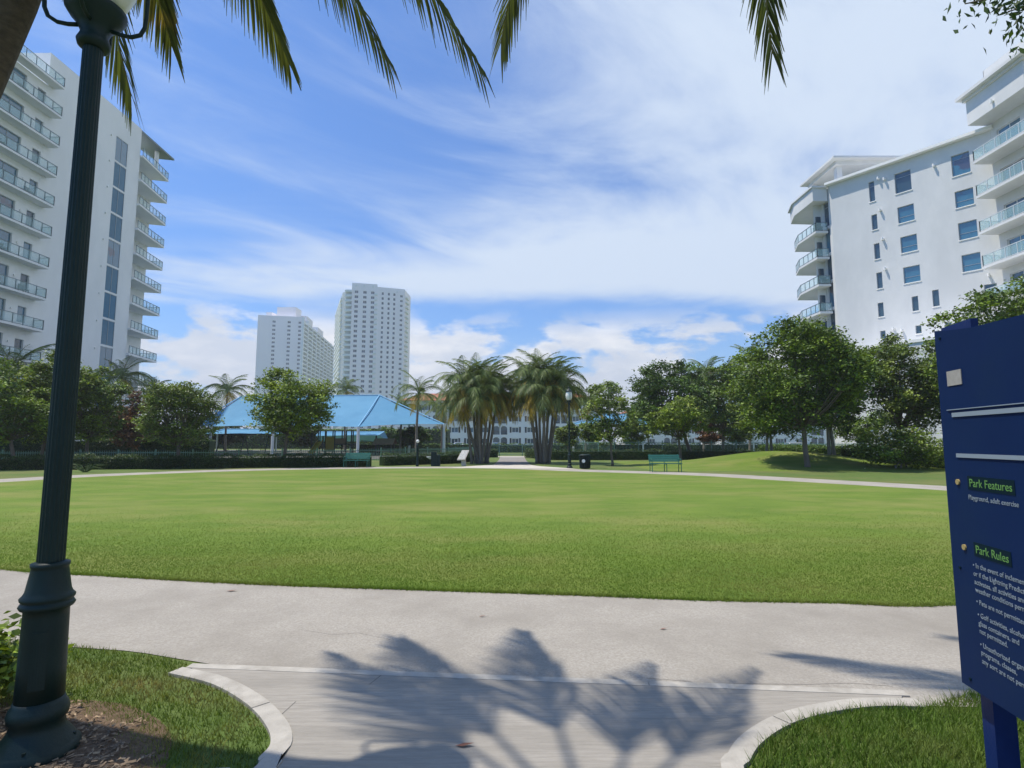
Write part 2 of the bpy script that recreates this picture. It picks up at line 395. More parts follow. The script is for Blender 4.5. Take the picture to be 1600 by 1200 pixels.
# apron in front of the camera: broom-finished slab, kerb border
kl = [G(300,1037), G(865,1061), G(1430,1086)]
A0, A1 = G(300,1040).xy, G(1412,1083).xy
lc = [G(262,1056),G(330,1073),(G(385,1105)),G(416,1140),G(422,1168),G(404,1190),G(385,1215),Vector((-1.55,2.2,0)),Vector((-1.55,-4,0))]
rc = [G(1449,1110),G(1370,1109),G(1295,1119),G(1235,1137),G(1192,1165),G(1173,1193),G(1172,1220),Vector((1.28,2.2,0)),Vector((1.28,-4,0))]
lcs, rcs = spline([p.xy for p in lc], 5, False), spline([p.xy for p in rc], 5, False)
sheet('apron', [tuple(A0), *[tuple(p) for p in lcs[3:]], *[tuple(p) for p in reversed(rcs[3:])], tuple(A1)], .014, 'broom')
kerb = tag(MB().face([(*A0,.0155),(*(A0+Vector((.02,-.02))),.0155),(*(A1+Vector((-.02,-.02))),.0155),(*A1,.0155)]).build('kerb', MT['kerb']), kind='structure')
def kerb_stones(path, wid, seg, side, z=.022):
    acc = []; d = 0; i0 = 0
    for i in range(1, len(path)):
        d += (path[i]-path[i-1]).length
        if d > seg or i == len(path)-1:
            acc.append((i0, i)); i0 = i; d = 0
    for (a, b) in acc:
        P = path[a:b+1]; poly = []; back = []
        for k in range(a, b+1):
            t = (path[min(k+1, len(path)-1)]-path[max(k-1, 0)]).normalized(); nrm = Vector((t.y, -t.x))*side
            p = path[k] + (t*.004 if k == a else (-t*.004 if k == b else Vector((0, 0))))
            poly.append(p); back.append(p+nrm*wid)
        MB().prism([tuple(p) for p in poly]+[tuple(p) for p in reversed(back)], -.03, z + R.uniform(-.002,.002)).build('kerb_stone', MT['kerb'], kerb)
kerb_stones(lcs, .108, .9, -1); kerb_stones(rcs, .108, .9, 1)
kerb_stones([Vector(A0).lerp(Vector(A1), i/24) for i in range(25)], .075, 3.2, 1, .018)

sheet('playground_surface', [(-75,44),(-24,44),(-9,52),(-9,108),(-75,108)], .004, 'play_ground')  # playground ground, its dark colour also standing in for shade behind the hedge
sheet('service_road', [(-9,88),(60,88),(60,112),(-9,112)], .004, 'asphalt')
# the grassy mound on the right
def mound_h(x, y): 
    r2 = ((x-18.3)/8.6)**2 + ((y-38)/5.6)**2
    return .98*math.exp(-r2*2.1) if r2 < 3 else 0.0
mv, mf, nx, ny = [], [], 44, 30
for j in range(ny+1):
    for i in range(nx+1):
        x, y = 7.5+21.5*i/nx, 30+16*j/ny; e = min(i, nx-i, j, ny-j)
        mv.append((x, y, mound_h(x, y)*min(1, e/4)+(.003 if e else -.02)))
for j in range(ny):
    for i in range(nx): a = j*(nx+1)+i; mf.append((a, a+1, a+nx+2, a+nx+1))
tag(inst(mesh_of('mound', mv, mf, MT['lawn'], True), 'mound', None, Matrix.Identity(4)), kind='structure')

# mulch bed round the near lamp
mb_c = spline([(-4.4,2.2),(-3.4,1.3),(-2.0,1.4),(-1.62,2.4),(-1.74,3.0),(-2.02,3.38),(-2.5,3.62),(-3.2,3.6),(-3.9,3.2)], 5)
mul = MB(); cc = Vector((-2.9, 2.4))
for k in range(len(mb_c)):
    a, b = mb_c[k], mb_c[(k+1) % len(mb_c)]; a2, b2 = cc+(a-cc)*.8, cc+(b-cc)*.8
    mul.face([(*a,.004),(*b,.004),(*b2,.028),(*a2,.028)]); mul.face([(*a2,.028),(*b2,.028),(*cc,.035)])
tag(mul.build('mulch_bed', MT['mulch'], smooth=True), kind='structure')

# ------------------------------------------------------------------ buildings
def railing(parent, pts, z, h, mat_rail, mats_glass, post=1.3, thick=.065):
    """posts and handrail as one rail mesh, each glass pane a part; pts is an open polyline (x,y)"""
    rb = MB()
    for a, b in zip(pts[:-1], pts[1:]):
        a, b = Vector(a), Vector(b); d = b-a; ln = d.length; fr = frame(a, d); k = max(1, round(ln/post)); st = ln/k
        rb.fbox(fr, -thick/2, ln+thick/2, -thick/2, thick/2, z+h-.06, z+h); rb.fbox(fr, 0, ln, -thick*.4, thick*.4, z+.06, z+.11)
        for i in range(k+1): rb.fbox(fr, i*st-thick*.45, i*st+thick*.45, -thick*.45, thick*.45, z+.002, z+h-.062)
        key = ('rg', round(st, 2), round(h, 2))
        if key not in _wc: g = MB().box(.06, st-.06, -.012, .012, .14, h-.08); _wc[key] = mesh_of('glass_panel', g.v, g.f, MT[mats_glass])
        for i in range(k): inst(_wc[key], 'glass_panel', parent, fr.M(i*st, 0, z))
    rb.build('railing', MT[mat_rail], parent)

# ---- tall white block on the left: its long side runs away from the camera
FL = 3.47
lb = thing('apartment_block', (-58,62,0), 'tall white apartment block on the left with rows of glass balconies', 'building')
LF = frame((-51.6, 0), (0, 1)); 
def lz(k): return 41.05 - FL*k
holes = []; strips = []
for k in range(11):
    strips.append((68.95, 71.15, lz(k)-2.98, lz(k)+.25))
core = facade(MB(), LF, 58.2, 73.6, 0, 44.9, strips, .2)
core.fbox(LF, 58.2, 73.6, -16, -.25, 0, 44.88)
core.face([LF(58.2,-.25,0),LF(58.2,0,0),LF(58.2,0,44.9),LF(58.2,-.25,44.9)]).face([LF(73.6,0,0),LF(73.6,-.25,0),LF(73.6,-.25,44.9),LF(73.6,0,44.9)]).face([LF(58.2,0,44.9),LF(73.6,0,44.9),LF(73.6,-.25,44.9),LF(58.2,-.25,44.9)])
core.fbox(LF, 60.5, 70.0, -14, -3.5, 44.88, 46.4)
lwall = core.build('wall', MT['shade_lifted_wall'], lb)
for i, s in enumerate(strips): window(LF, *s, lb, n=-.03, mull=(.5,), glass='glass_blue' if i % 4 else 'glass')
for k in range(10):                                             # small wall lamps beside the strip
    MB().fbox(LF, 67.9, 68.05, 0, .16, lz(k)-.3, lz(k)-.1).build('wall_lamp', MT['sconce'], lb)
# near wing with the long balconies
nh = []
for k in range(1, 12): nh += [(51.0, 55.6, lz(k)+.05, lz(k)+2.75), (57.0, 58.05, lz(k)+.75, lz(k)+2.45), (43.5, 48.5, lz(k)+.05, lz(k)+2.75)]
wing = facade(MB(), LF, 38.0, 58.19, 0, 41.0, nh); wing.fbox(LF, 38.0, 58.19, -14, -.25, 0, 40.9)
wing.build('wall', MT['shade_lifted_wall'], lb)
for i, hh in enumerate(nh): window(LF, *hh, lb, mull=(.34,.67) if hh[1]-hh[0] > 2 else (), glass='glass_dark' if i % 3 == 1 and i % 2 else 'glass')
for k in range(0, 12):
    z = lz(k); sl = MB().prism([(-51.58,38),(-50.4,38),(-50.4,59.0),(-51.58,59.0)], z, z+.22).build('balcony', MT['shade_lifted_wall'], lb)
    railing(sl, [(-50.45,40.5),(-50.45,58.95),(-51.5,58.95)], z+.22, 1.08, 'rail_metal', 'rail_glass', 1.25)
for k, u in ((1,54.6),(3,52.6),(4,56.4),(6,54.0),(7,56.8),(9,55.2)):
    z = lz(k)+.223; x = -51.0; tag(MB().box(x-.3,x+.3,u-.35,u+.35,z+.38,z+.46).box(x-.3,x-.22,u-.35,u+.35,z+.462,z+.95).box(x-.28,x-.22,u-.33,u-.27,z,z+.378).box(x-.28,x-.22,u+.27,u+.33,z,z+.378).box(x+.22,x+.28,u-.33,u-.27,z,z+.378).box(x+.22,x+.28,u+.27,u+.33,z,z+.378).build('patio_chair', MT['play_dark'], None, origin=(x,u,z)),
        'dark patio chair on the left block balcony, floor %s from the top' % {1:'two',3:'four',4:'five',6:'seven',7:'eight',9:'ten'}[k], 'chair')
for k in range(1, 12): MB().fbox(LF, 56.1, 56.25, 0, .14, lz(k)+1.9, lz(k)+2.1).build('wall_lamp', MT['sconce'], lb)
# far end with the splayed balconies
EF = frame((-54.3, 73.6), (0, 1)); eh = []
for k in range(1, 12): eh.append((.7, 3.6, lz(k)+.25, lz(k)+2.95))
end = facade(MB(), EF, .0, 6.8, 0, 42.6, eh); end.fbox(EF, 0, 6.8, -13, -.25, 0, 42.5).face([EF(6.8,0,0),EF(6.8,-.25,0),EF(6.8,-.25,42.6),EF(6.8,0,42.6)])
end.build('wall', MT['shade_lifted_wall'], lb)
for hh in eh: window(EF, *hh, lb, mull=(.5,))
for k in range(0, 11):
    z = lz(k)-.2; sl = MB().prism([(-54.28,73.62),(-51.2,72.6 if False else 73.62),(-52.2,81.0),(-54.28,80.4)], z, z+.26).build('balcony', MT['shade_lifted_wall'], lb)
    railing(sl, [(-51.28,73.7),(-52.25,80.93),(-54.2,80.35)], z+.26, 1.08, 'rail_metal', 'rail_glass', .95)
MB().prism([(-54.9,73.62),(-51.6,73.62),(-51.9,81.6),(-54.9,80.9)], 44.55, 44.8).build('roof_slab', MT['rail_metal'], lb)
MB().tube([(-52.9,79.0,41.1),(-52.9,79.0,44.55)], .28, 12).build('column', MT['shade_lifted_wall'], lb)

# ---- white block on the right
rbld = thing('apartment_block', (52,68,0), 'white apartment block on the right with square blue windows and flat canopy roof', 'building')
RF = frame((42.2, 63.4), (5.3, -7.0))
UE = 11.75
rh = [(2.82,4.4,29.76,32.13),(2.88,4.46,26.23,28.12),(2.94,4.52,22.74,24.60),(3.0,4.58,19.22,21.06),
      (8.1,9.66,29.73,32.03),(8.16,9.72,26.22,28.02),(8.22,9.78,22.70,24.54),(8.28,9.84,19.23,21.04),
      (.16,.74,29.75,32.16),(.22,.80,26.30,28.12),(.27,.85,22.75,24.60),(.32,.90,19.24,21.12),(.24,.82,15.91,17.55),(.30,.84,13.32,14.26),
      (3.6,4.2,15.95,17.6),(3.75,4.3,13.4,14.3),(5.5,6.1,16.1,17.9),(9.9,10.9,15.9,17.5),(8.0,8.6,13.3,14.2),(6.4,7.0,13.3,14.2)]
w = facade(MB(), RF, -4.12, UE, 0, 33.4, rh); w.fbox(RF, -4.12, UE, -13, -.25, 0, 33.3)
w.build('wall', MT['white_wall'], rbld)
for i, hh in enumerate(rh):
    big = hh[1]-hh[0] > 1.3
    o = window(RF, *hh, rbld, trans=(.77,) if i in (0, 4, 8) else ((.36,) if big else ()), bar=.05, glass='glass' if big and i != 0 else 'glass_dark')
    MB().fbox(RF, hh[0]-.06, hh[1]+.06, 0, .07, hh[2]-.12, hh[2]-.02).build('sill', MT['white_trim'], o)
MB().fbox(RF, -4.5, UE, -12.9, .62, 33.42, 33.72).build('cornice', MT['white_trim'], rbld)
for (u, z) in ((1.25,32.2),(1.2,28.4),(1.25,24.9),(1.3,21.35),(1.85,31.9),(6.6,31.6),(1.7,14.3),(2.5,14.0),(7.3,14.6),(10.4,18.4)):
    q = RF(u, .0, z); MB().tube([q, q+RF.N*.3], .13, 10).tube([q+RF.N*.3+Vector((0,0,-.16)), q+RF.N*.3+Vector((0,0,.16))], .1, 10).build('wall_lamp', MT['sconce'], rbld)
# narrow return with the tall window strip
P0 = RF(-4.12, 0, 0); SF = frame((P0.x-.16, P0.y+1.9), (.16, -1.9)); sh = []
for k in range(8): zt = 31.6-3.45*k; sh.append((.42, 1.42, zt-3.1 if k else zt-3.1, zt))
s_ = facade(MB(), SF, 0, 1.905, 0, 33.4, sh); s_.build('wall', MT['white_wall'], rbld)
for k, hh in enumerate(sh): window(SF, *hh, rbld, trans=(.8,) if k == 0 else (), n=-.14, glass='glass' if k % 2 else 'glass_dark')
# left wing behind it, wrapped by balconies
wy = P0.y+1.9
MB().prism([(38.5,wy+.003),(46,wy+.003),(46,74),(42.2,74)], 0, 33.3).build('wall', MT['white_wall'], rbld)
def bz(k): return AY(1285, (361,401.6,444,486.6,529,571)[k], 67.3).z
bp = [(39.5,67.25),(37.95,67.25),(37.95,71.6),(38.9,74.3),(41.9,74.3),(41.9,73.6),(38.8,69.0),(38.46,wy-.002),(39.5,wy-.002)]
for k in range(6):
    z = bz(k)-.25
    sl = MB().prism(bp, z, z+.25).build('balcony', MT['white_wall'], rbld)
    railing(sl, [(39.45,67.3),(38.0,67.3),(38.0,71.58),(38.9,74.2)], z+.25, 1.1, 'rail_metal', 'rail_glass', 1.0)
    dd = MB().box(38.75, 39.4, wy-.06, wy, z+.3, z+2.6).build('door', MT['glass_dark'], rbld)
for k, (x, y) in ((0, (38.6, 67.9)), (2, (38.9, 67.8))):                     # covered furniture on two balconies
    z = bz(k); tag(MB().prism([(x-.45,y-.3),(x+.45,y-.3),(x+.45,y+.3),(x-.45,y+.3)], z+.003, z+.75).prism([(x-.45,y+.1),(x+.45,y+.1),(x+.4,y+.28),(x-.4,y+.28)], z+.753, z+1.15).build('patio_chair', MT['play_dark'], None, origin=(x,y,z)),
        ('dark patio chair on the topmost left corner balcony of the right block' if k == 0 else 'dark patio chair on the third left corner balcony of the right block'), 'chair')
zb0, zb1 = AY(1285,315,67.3).z, AY(1285,295,67.3).z
bx_ = [(39.55,67.1),(37.75,67.1),(37.75,71.8),(38.7,74.6),(45,75.0),(45,68.6),(39.55,68.6)]
MB().prism(bx_, zb0, zb1).prism([(39.56,66.9),(37.55,66.9),(37.55,72.0),(38.5,74.9),(45,75.3),(45,68.6),(39.56,68.6)], zb1+.002, zb1+.2).build('roof_box', MT['white_wall'], rbld)
# flat canopy on the roof
zc = AY(1304,243,67.5).z
MB().box(40.9, 51.5, 67.5, 75.8, zc-.25, zc).box(41.6, 51, 68.3, 75, zc-.75, zc-.252).build('roof_canopy', MT['white_wall'], rbld)
for (x, y) in ((42.4,69.2),(41.9,74.3),(50,74.3)):
    MB().box(x-.35, x+.35, y-.35, y+.35, 33.3, zc-.752).build('column', MT['white_wall'], rbld)
# right-hand wing facing left with deep balconies
WF = frame((49.1, 54.4), (0, -1))
zs = [AY(1522, y, 54.3).z for y in (257,311,367,421,474,527,575)]
wh = []
for i, z in enumerate(zs): wh.append((.9, 3.5, z+.3, z+2.75 if i else z+3.2)); wh.append((5.2, 8.2, z+.3, z+2.75))
w = facade(MB(), WF, 0, 11, 0, 40.0, wh); w.box(49.35, 60, 43.4, 54.4, 0, 39.9); w.box(49.1, 49.35, 54.35, 54.4, 33.7, 40.0)
w.build('wall', MT['white_wall'], rbld)
for i, hh in enumerate(wh): window(WF, *hh, rbld, mull=(.5,), trans=(.78,) if i == 0 else (), frm='white_frame', glass='glass_dark' if i % 3 else 'glass')
for z in zs:
    sl = MB().prism([(49.08,54.3),(47.1,54.3),(47.1,43.5),(49.08,43.5)], z, z+.25).build('balcony', MT['white_wall'], rbld)
    railing(sl, [(49.05,54.2),(47.16,54.2),(47.16,44)], z+.25, 1.15, 'rail_white', 'rail_glass', 1.25)
zk0 = AY(1513,196.6,54.3).z; zk1 = AY(1510,160,54.3).z
MB().box(46.95, 49.3, 47.9, 54.32, zk0, zk1).box(46.7, 49.4, 47.65, 54.5, zk1+.002, zk1+.3).box(46.25, 49.5, 47.2, 54.8, zk1+.302, zk1+.62).build('roof_box', MT['white_wall'], rbld)
MB().tube([(46.95,51.2,zk0+.7),(46.7,51.2,zk0+.7)], .12, 10).tube([(46.7,51.2,zk0+.5),(46.7,51.2,zk0+.9)], .1, 10).build('wall_lamp', MT['sconce'], rbld)
# podium terrace in front of it
pod = thing('terrace_building', (46,52,0), 'low white terrace building in front of the right block, behind trees', 'building')
ptop = AY(1405,527,53).z
pp = [RF(-3.2,.05,0).xy, RF(-2.6,3.5,0).xy, RF(-.6,5.8,0).xy, RF(3,7.2,0).xy, RF(14,8.5,0).xy, RF(20,8.5,0).xy, RF(20,.05,0).xy]
MB().prism([tuple(p) for p in pp], 0, ptop-.3).build('wall', MT['white_wall'], pod)
cen = RF(9,2,0).xy
MB().prism([tuple(cen+(p-cen)*1.02) for p in pp], ptop-.298, ptop).build('parapet', MT['white_trim'], pod)
for u in (1.5, 4.5, 7.5, 10.5):
    PF = frame(RF(3,7.2,0).xy, (RF(14,8.5,0)-RF(3,7.2,0)).xy)
    o = MB().fbox(PF, u-1, u+.4, -.05, .03, 5.2, 7.2).build('window', MT['win_frame'], pod); MB().fbox(PF, u-.93, u+.33, .031, .04, 5.27, 7.13).build('pane', MT['glass_dark'], o)

# ---- two far towers
def tower_windows(tb, fr, cols, z0, dz, n, wdt, hgt, parent, mull=True):
    H = []
    for c in cols:
        for k in range(n): H.append((c-wdt/2, c+wdt/2, z0+dz*k, z0+dz*k+hgt))
    return H
T2 = thing('residential_tower', (-62,345,0), 'taller of the two distant white towers, rows of small dark windows', 'tower')
D2 = 340.0
xl, xm, xr = AY(536.5,520,D2).x, AY(588,520,D2+5).x, AY(631.5,520,D2+11).x; zt2 = AY(590,441,D2).z
TY1, TY2 = (xm-xl)*.25, (xr-xm)*.36
TF = frame((xl, D2), (xm-xl, TY1)); TG = frame((xm, D2+TY1), (xr-xm, TY2))
lw, rw = math.hypot(xm-xl, TY1), math.hypot(xr-xm, TY2)
nr, dz2 = 28, 3.13; z02 = zt2-6.5-dz2*(nr-1)
H1 = tower_windows(None, TF, [lw*.36, lw*.62, lw*.86], z02, dz2, nr, 2.2, 1.75, T2)
H2 = tower_windows(None, TG, [rw*.2, rw*.42, rw*.62], z02, dz2, nr, 1.4, 1.75, T2) + tower_windows(None, TG, [rw*.88], z02-.6, dz2, nr, 1.7, 1.5, T2)
tb = facade(MB(), TF, lw*.22, lw, 0, zt2, H1, .5); facade(tb, TG, 0, rw, 0, zt2-1.6, H2, .5)
qa, qb, qc = TF(lw*.22,-.5,0), TF(lw,-.5,0), TG(rw,-.5,0)
tb.prism([(qa.x,qa.y),(qb.x,qb.y),(qc.x,qc.y),(qc.x+.5,qc.y+18),(qa.x,qc.y+18)], 0, zt2-1.7)
tb.fbox(TF, lw*.22, lw, -3, -.5, zt2-1.69, zt2)
tb.build('wall', MT['tower_wall'], T2)
for fr, HH in ((TF, H1), (TG, H2)):
    for hh in HH: window(fr, *hh, T2, n=-.35, mull=(.5,) if hh[1]-hh[0] > 1.5 else (), frm='white_frame', glass='tower_glass', bar=.12, pane=True)
for (px, py) in ((556.5,446),(568.7,446.7),(582.6,447.5),(620,456)):
    uu, zz_ = (TF if px < 591 else TG).hit(px, py); q = (TF if px < 591 else TG)(uu, .1, zz_); MB().tube([q, q+Vector((0,.5,0))], .95, 12).build('round_opening', MT['white_trim'], T2)
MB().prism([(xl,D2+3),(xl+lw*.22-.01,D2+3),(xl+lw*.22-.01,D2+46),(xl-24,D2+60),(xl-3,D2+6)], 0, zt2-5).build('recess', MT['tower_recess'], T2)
TS = frame((xl-24, D2+60), (21, -54)); tsl = math.hypot(21, 54)
for k in range(26):
    z = zt2-8-3.13*k; MB().fbox(TS, 1, tsl-1, .02, 1.1, z-1.15, z).build('balcony', MT['tower_slab'], T2)
steps = [(xl, D2+.6, lw*.22-.02, zt2-4.5), (xl-5.5, D2+16, 6.5, zt2-14), (xl-9.5, D2+30, 5.5, zt2-24)]
for (x0, y0, wd, top) in steps:
    k = 0
    while top-3.13*k > 2:
        z = top-3.13*k; MB().box(x0, x0+wd, y0, y0+6, z-1.2, z).build('balcony', MT['tower_slab'], T2); k += 1
for k in range(nr):
    z = z02+dz2*k; MB().prism([(xr+.02,D2+TY1+TY2+2),(xr+1.2,D2+TY1+TY2+3),(xr+1.2,D2+TY1+TY2+9),(xr+.02,D2+TY1+TY2+10)], z-.3, z+.8).build('balcony', MT['tower_slab'], T2)
for k in range(nr):
    z = z02+dz2*k; q = TF(lw-.9, .02, z-.4); MB().fbox(TF, lw-1.7, lw+.2, .01, .9, z-.6, z+.45).build('balcony', MT['tower_slab'], T2)

T1 = thing('residential_tower', (-165,425,0), 'lower of the two distant white towers, long balcony side facing right', 'tower')
D1 = 420.0; xa, xb = AY(401,540,D1).x, AY(471,540,D1+7).x; zt1 = AY(440,492,D1).z
AF = frame((xa, D1), (1, .22)); wa = (xb-xa)*1.024; D1b = D1+(xb-xa)*.22; n1, dz1 = 26, 3.25; z01 = zt1-5.5-dz1*(n1-1)
HA = tower_windows(None, AF, [wa*.36, wa*.70, wa*.985-1.2], z01, dz1, n1, 2.4, 1.7, T1)
ta = facade(MB(), AF, 0, wa, 0, zt1, HA, .5); ta.fbox(AF, 0, wa, -36, -.5, 0, zt1-.05); ta.build('wall', MT['tower_wall'], T1)
for hh in HA: window(AF, *hh, T1, n=-.35, mull=(.5,), frm='white_frame', glass='tower_glass', bar=.14)
pb = AY(523,520,D1+130)
BF = frame((xb+.6, D1b+1), (pb.x-xb, 118.0)); BLn = math.hypot(pb.x-xb, 118.0)
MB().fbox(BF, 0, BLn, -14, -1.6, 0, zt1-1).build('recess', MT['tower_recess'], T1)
nb = 8
for j in range(nb+1): MB().fbox(BF, j*BLn/nb-.9, j*BLn/nb+.9, -1.6, .5, 0, zt1-(0 if j < 2 else 3.3)).build('pier', MT['tower_slab'], T1)
for k in range(n1+1):
    for j in range(nb):
        z = z01+dz1*(k-.6); MB().fbox(BF, j*BLn/nb+.92, (j+1)*BLn/nb-.92, -1.58, .2, z, z+1.15).build('balcony', MT['tower_slab'], T1)
for k in range(n1): z = z01+dz1*k; MB().box(xa-1.5, xa-.02, D1+3, D1+14, z-.4, z+.8).build('balcony', MT['tower_slab'], T1)
for (x0, x1, z1) in ((.26,.72,9.5),(.0,.14,5.5)):
    MB().box(xa+wa*x0, xa+wa*x1, D1+14, D1+26, zt1-.04, zt1+z1).build('penthouse', MT['tower_wall'], T1)
MB().fbox(BF, 18, 38, -13, -2, zt1-.9, zt1+5).fbox(BF, 58, 80, -13, -2, zt1-.9, zt1+4).build('penthouse', MT['tower_wall'], T1)

# ---- low apartment house with tiled roof beyond the gate
ah = thing('apartment_house', (5,160,0), 'white four storey house with red tiled roof behind the palm clusters', 'house')
DH = 158.0
def house(root, px0, px1, D, ztop, bays, col='stucco_far'):
    x0, x1 = AY(px0,650,D).x, AY(px1,650,D).x; HF = frame((x0, D), (1, 0)); W = x1-x0; hs = []; ar = []
    nbay = bays
    for j in range(nbay):
        c = W*(j+.5)/nbay; arch = j % 4 == 2
        for k in range(4):
            z = .9+3.15*k
            if arch: ar += [(c-2.0, c-.15, z-.5, z+1.9), (c+.15, c+2.0, z-.5, z+1.9)]
            else: hs += [(c-.95, c+.95, z+.1, z+1.55)]
    hb = facade(MB(), HF, 0, W, 0, ztop, hs+ar, .45); hb.fbox(HF, 0, W, -14, -.45, 0, ztop-.05)
    hb.build('wall', MT[col], root)
    for h in hs:
        window(HF, *h, root, n=-.2, mull=(.5,), frm='white_frame', glass='glass_dark', bar=.1)
        if (round(h[0]*3)+round(h[2])) % 3 != 0:
            for s in (-1, 1):
                u = h[0]-.62 if s < 0 else h[1]+.12; MB().fbox(HF, u, u+.5, .003, .06, h[2]-.05, h[3]+.1).build('shutter', MT['shutter'], root)
    for h in ar:
        MB().fbox(HF, h[0]+.01, h[1]-.01, -.44, -.40, h[2]+.01, h[3]-.01).build('recess', MT['glass_dark'], root)
        c = (h[0]+h[1])/2; r = (h[1]-h[0])/2; sp = MB()           # arched spandrel
        for s in (-1, 1):
            pts = [HF(c+s*r, -.02, h[3])]+[HF(c+s*r*math.cos(a), -.02, h[3]-r*.75+r*.75*math.sin(a)) for a in [i*math.pi/12 for i in range(7)]]
            sp.face(pts if s > 0 else list(reversed(pts)))
        sp.build('arch', MT[col], root)
        MB().fbox(HF, h[0], h[1], -.1, -.04, h[2]+.9, h[2]+1.0).fbox(HF, h[0], h[1], -.1, -.04, h[2]+.05, h[2]+.12).build('railing', MT['shutter'], root)
    e = .9; rt = ztop+2.6
    a, b, c2, d = HF(-e, e, ztop), HF(W+e, e, ztop), HF(W+e, -14-e, ztop), HF(-e, -14-e, ztop); r0, r1 = HF(5,-7,rt), HF(W-5,-7,rt)
    MB().face([a,b,r1,r0]).face([b,c2,r1]).face([c2,d,r0,r1]).face([d,a,r0]).face([a,d,c2,b]).build('roof', MT['roof_tile'], root)
    return HF, W
house(ah, 628, 935, DH, 13.2, 13)
ah2 = thing('apartment_house', (62,175,0), 'pale house seen between trees behind the right hand fence', 'house')
house(ah2, 975, 1290, 175, 10.2, 11)
ah3 = thing('apartment_house', (46,120,0), 'grey roofed building top showing above the trees in the middle right', 'house')
q0, q1 = AY(1126,590,120), AY(1160,590,120); 
MB().box(q0.x, q1.x+4, 120, 134, 0, AY(1140,580,120).z).build('wall', MT['stucco_far'], ah3)
MB().box(q0.x-.6, q1.x+4.6, 119.4, 134.6, AY(1140,580,120).z+.003, AY(1140,575,120).z).build('roof', MT['play_brown'], ah3)

# ------------------------------------------------------------------ canopies and playground
def fabric(root, name, rim, ridge0, ridge1, split, mat='canopy_blue', sag=.28, n=7):
    """tension fabric: rim corners (Vectors) in order, ridge0/ridge1 the ridge ends; split[i] = 0/1 ridge end above corner i"""
    def patch(A, B, C, D):                       # A,B on the rim, D,C above them on the ridge
        g = MB(); nn = n
        for j in range(nn+1):
            v = j/nn
            for i in range(nn+1):
                u = i/nn; p = (A.lerp(B, u)).lerp(D.lerp(C, u), v)
                p = p + Vector((0,0,-sag*4*v*(1-v)*.6 - 0*u)) + Vector((0,0,sag*.9*(4*u*(1-u))*(1-v)*.6))
                g.v.append(tuple(p))
        for j in range(nn):
            for i in range(nn): a = j*(nn+1)+i; g.f.append((a, a+1, a+nn+2, a+nn+1))
        return g
    RD = (ridge0, ridge1)
    for i in range(len(rim)):
        j = (i+1) % len(rim)
        patch(rim[i], rim[j], RD[split[j]], RD[split[i]]).build(name, MT[mat], root, True)
    hb = MB()
    for i in range(len(rim)): hb.tube([rim[i]+Vector((0,0,.03)), RD[split[i]]+Vector((0,0,.06))], .07, 6)
    hb.tube([ridge0+Vector((0,0,.06)), ridge1+Vector((0,0,.06))], .07, 6)
    hb.build('lit_edge', MT['canopy_lit_edge'], root)  # ridge and hip tubes carrying the painted lit edge
c1 = thing('shade_canopy', (-24,68,0), 'large blue fabric canopy on white posts over the playground', 'canopy')
r0, r1 = AY(377,620,70), AY(593,618,70)
rim = [AY(296,667,63), AY(560,667,62), AY(694,663,67), AY(640,664,80), AY(330,664,80)]
fabric(c1, 'fabric', rim, r0, r1, (0,1,1,1,0))
for p in rim + [rim[0].lerp(rim[1], .5)]: MB().tube([(p.x,p.y,0),(p.x,p.y,p.z+.02)], .17, 12).build('post', MT['steel_white'], c1)
c2 = thing('shade_canopy', (-33,88,0), 'smaller blue canopy low behind the large playground canopy', 'canopy')
fabric(c2, 'fabric', [AY(322,678,84), AY(440,678,84), AY(450,676,94), AY(330,676,94)], AY(350,671,89), AY(425,671,89), (0,1,1,0), sag=.1)
for px in (340, 432): q = AY(px,676,88); MB().tube([(q.x,88,0),(q.x,88,q.z)], .12, 10).build('post', MT['steel_white'], c2)
c3 = thing('shade_canopy', (-22,90,0), 'narrow blue canopy low behind the yellow play panels', 'canopy')
fabric(c3, 'fabric', [AY(494,681,86), AY(592,680,86), AY(608,690,92), AY(500,690,92)], AY(500,675,89), AY(600,675,89), (0,1,1,0), sag=.05)
for px in (505, 588): q = AY(px,679,89); MB().tube([(q.x,89,0),(q.x,89,q.z)], .12, 10).build('post', MT['play_dark'], c3)
c4 = thing('shade_canopy', (14,80,0), 'blue canopy right of the palm clusters, half hidden by trees', 'canopy')
fabric(c4, 'fabric', [AY(893,663,76), AY(1008,664,76), AY(1020,662,88), AY(905,662,88)], AY(938,648,82), AY(985,648,82), (0,1,1,0), sag=.2)
for px, Y in ((896,76.3),(1004,76.3),(908,87.5)): q = AY(px,662,Y); MB().tube([(q.x,Y,0),(q.x,Y,q.z)], .13, 10).build('post', MT['steel_white'], c4)
c5 = thing('shade_canopy', (25,84,0), 'blue canopy behind the dark round tree on the right', 'canopy')
fabric(c5, 'fabric', [AY(1070,658,80), AY(1180,658,80), AY(1185,657,92), AY(1085,657,92)], AY(1085,640,86), AY(1150,640,86), (0,1,1,0), sag=.2)
for px in (1074, 1176): q = AY(px,657,80.3); MB().tube([(q.x,80.3,0),(q.x,80.3,q.z)], .13, 10).build('post', MT['steel_white'], c5)

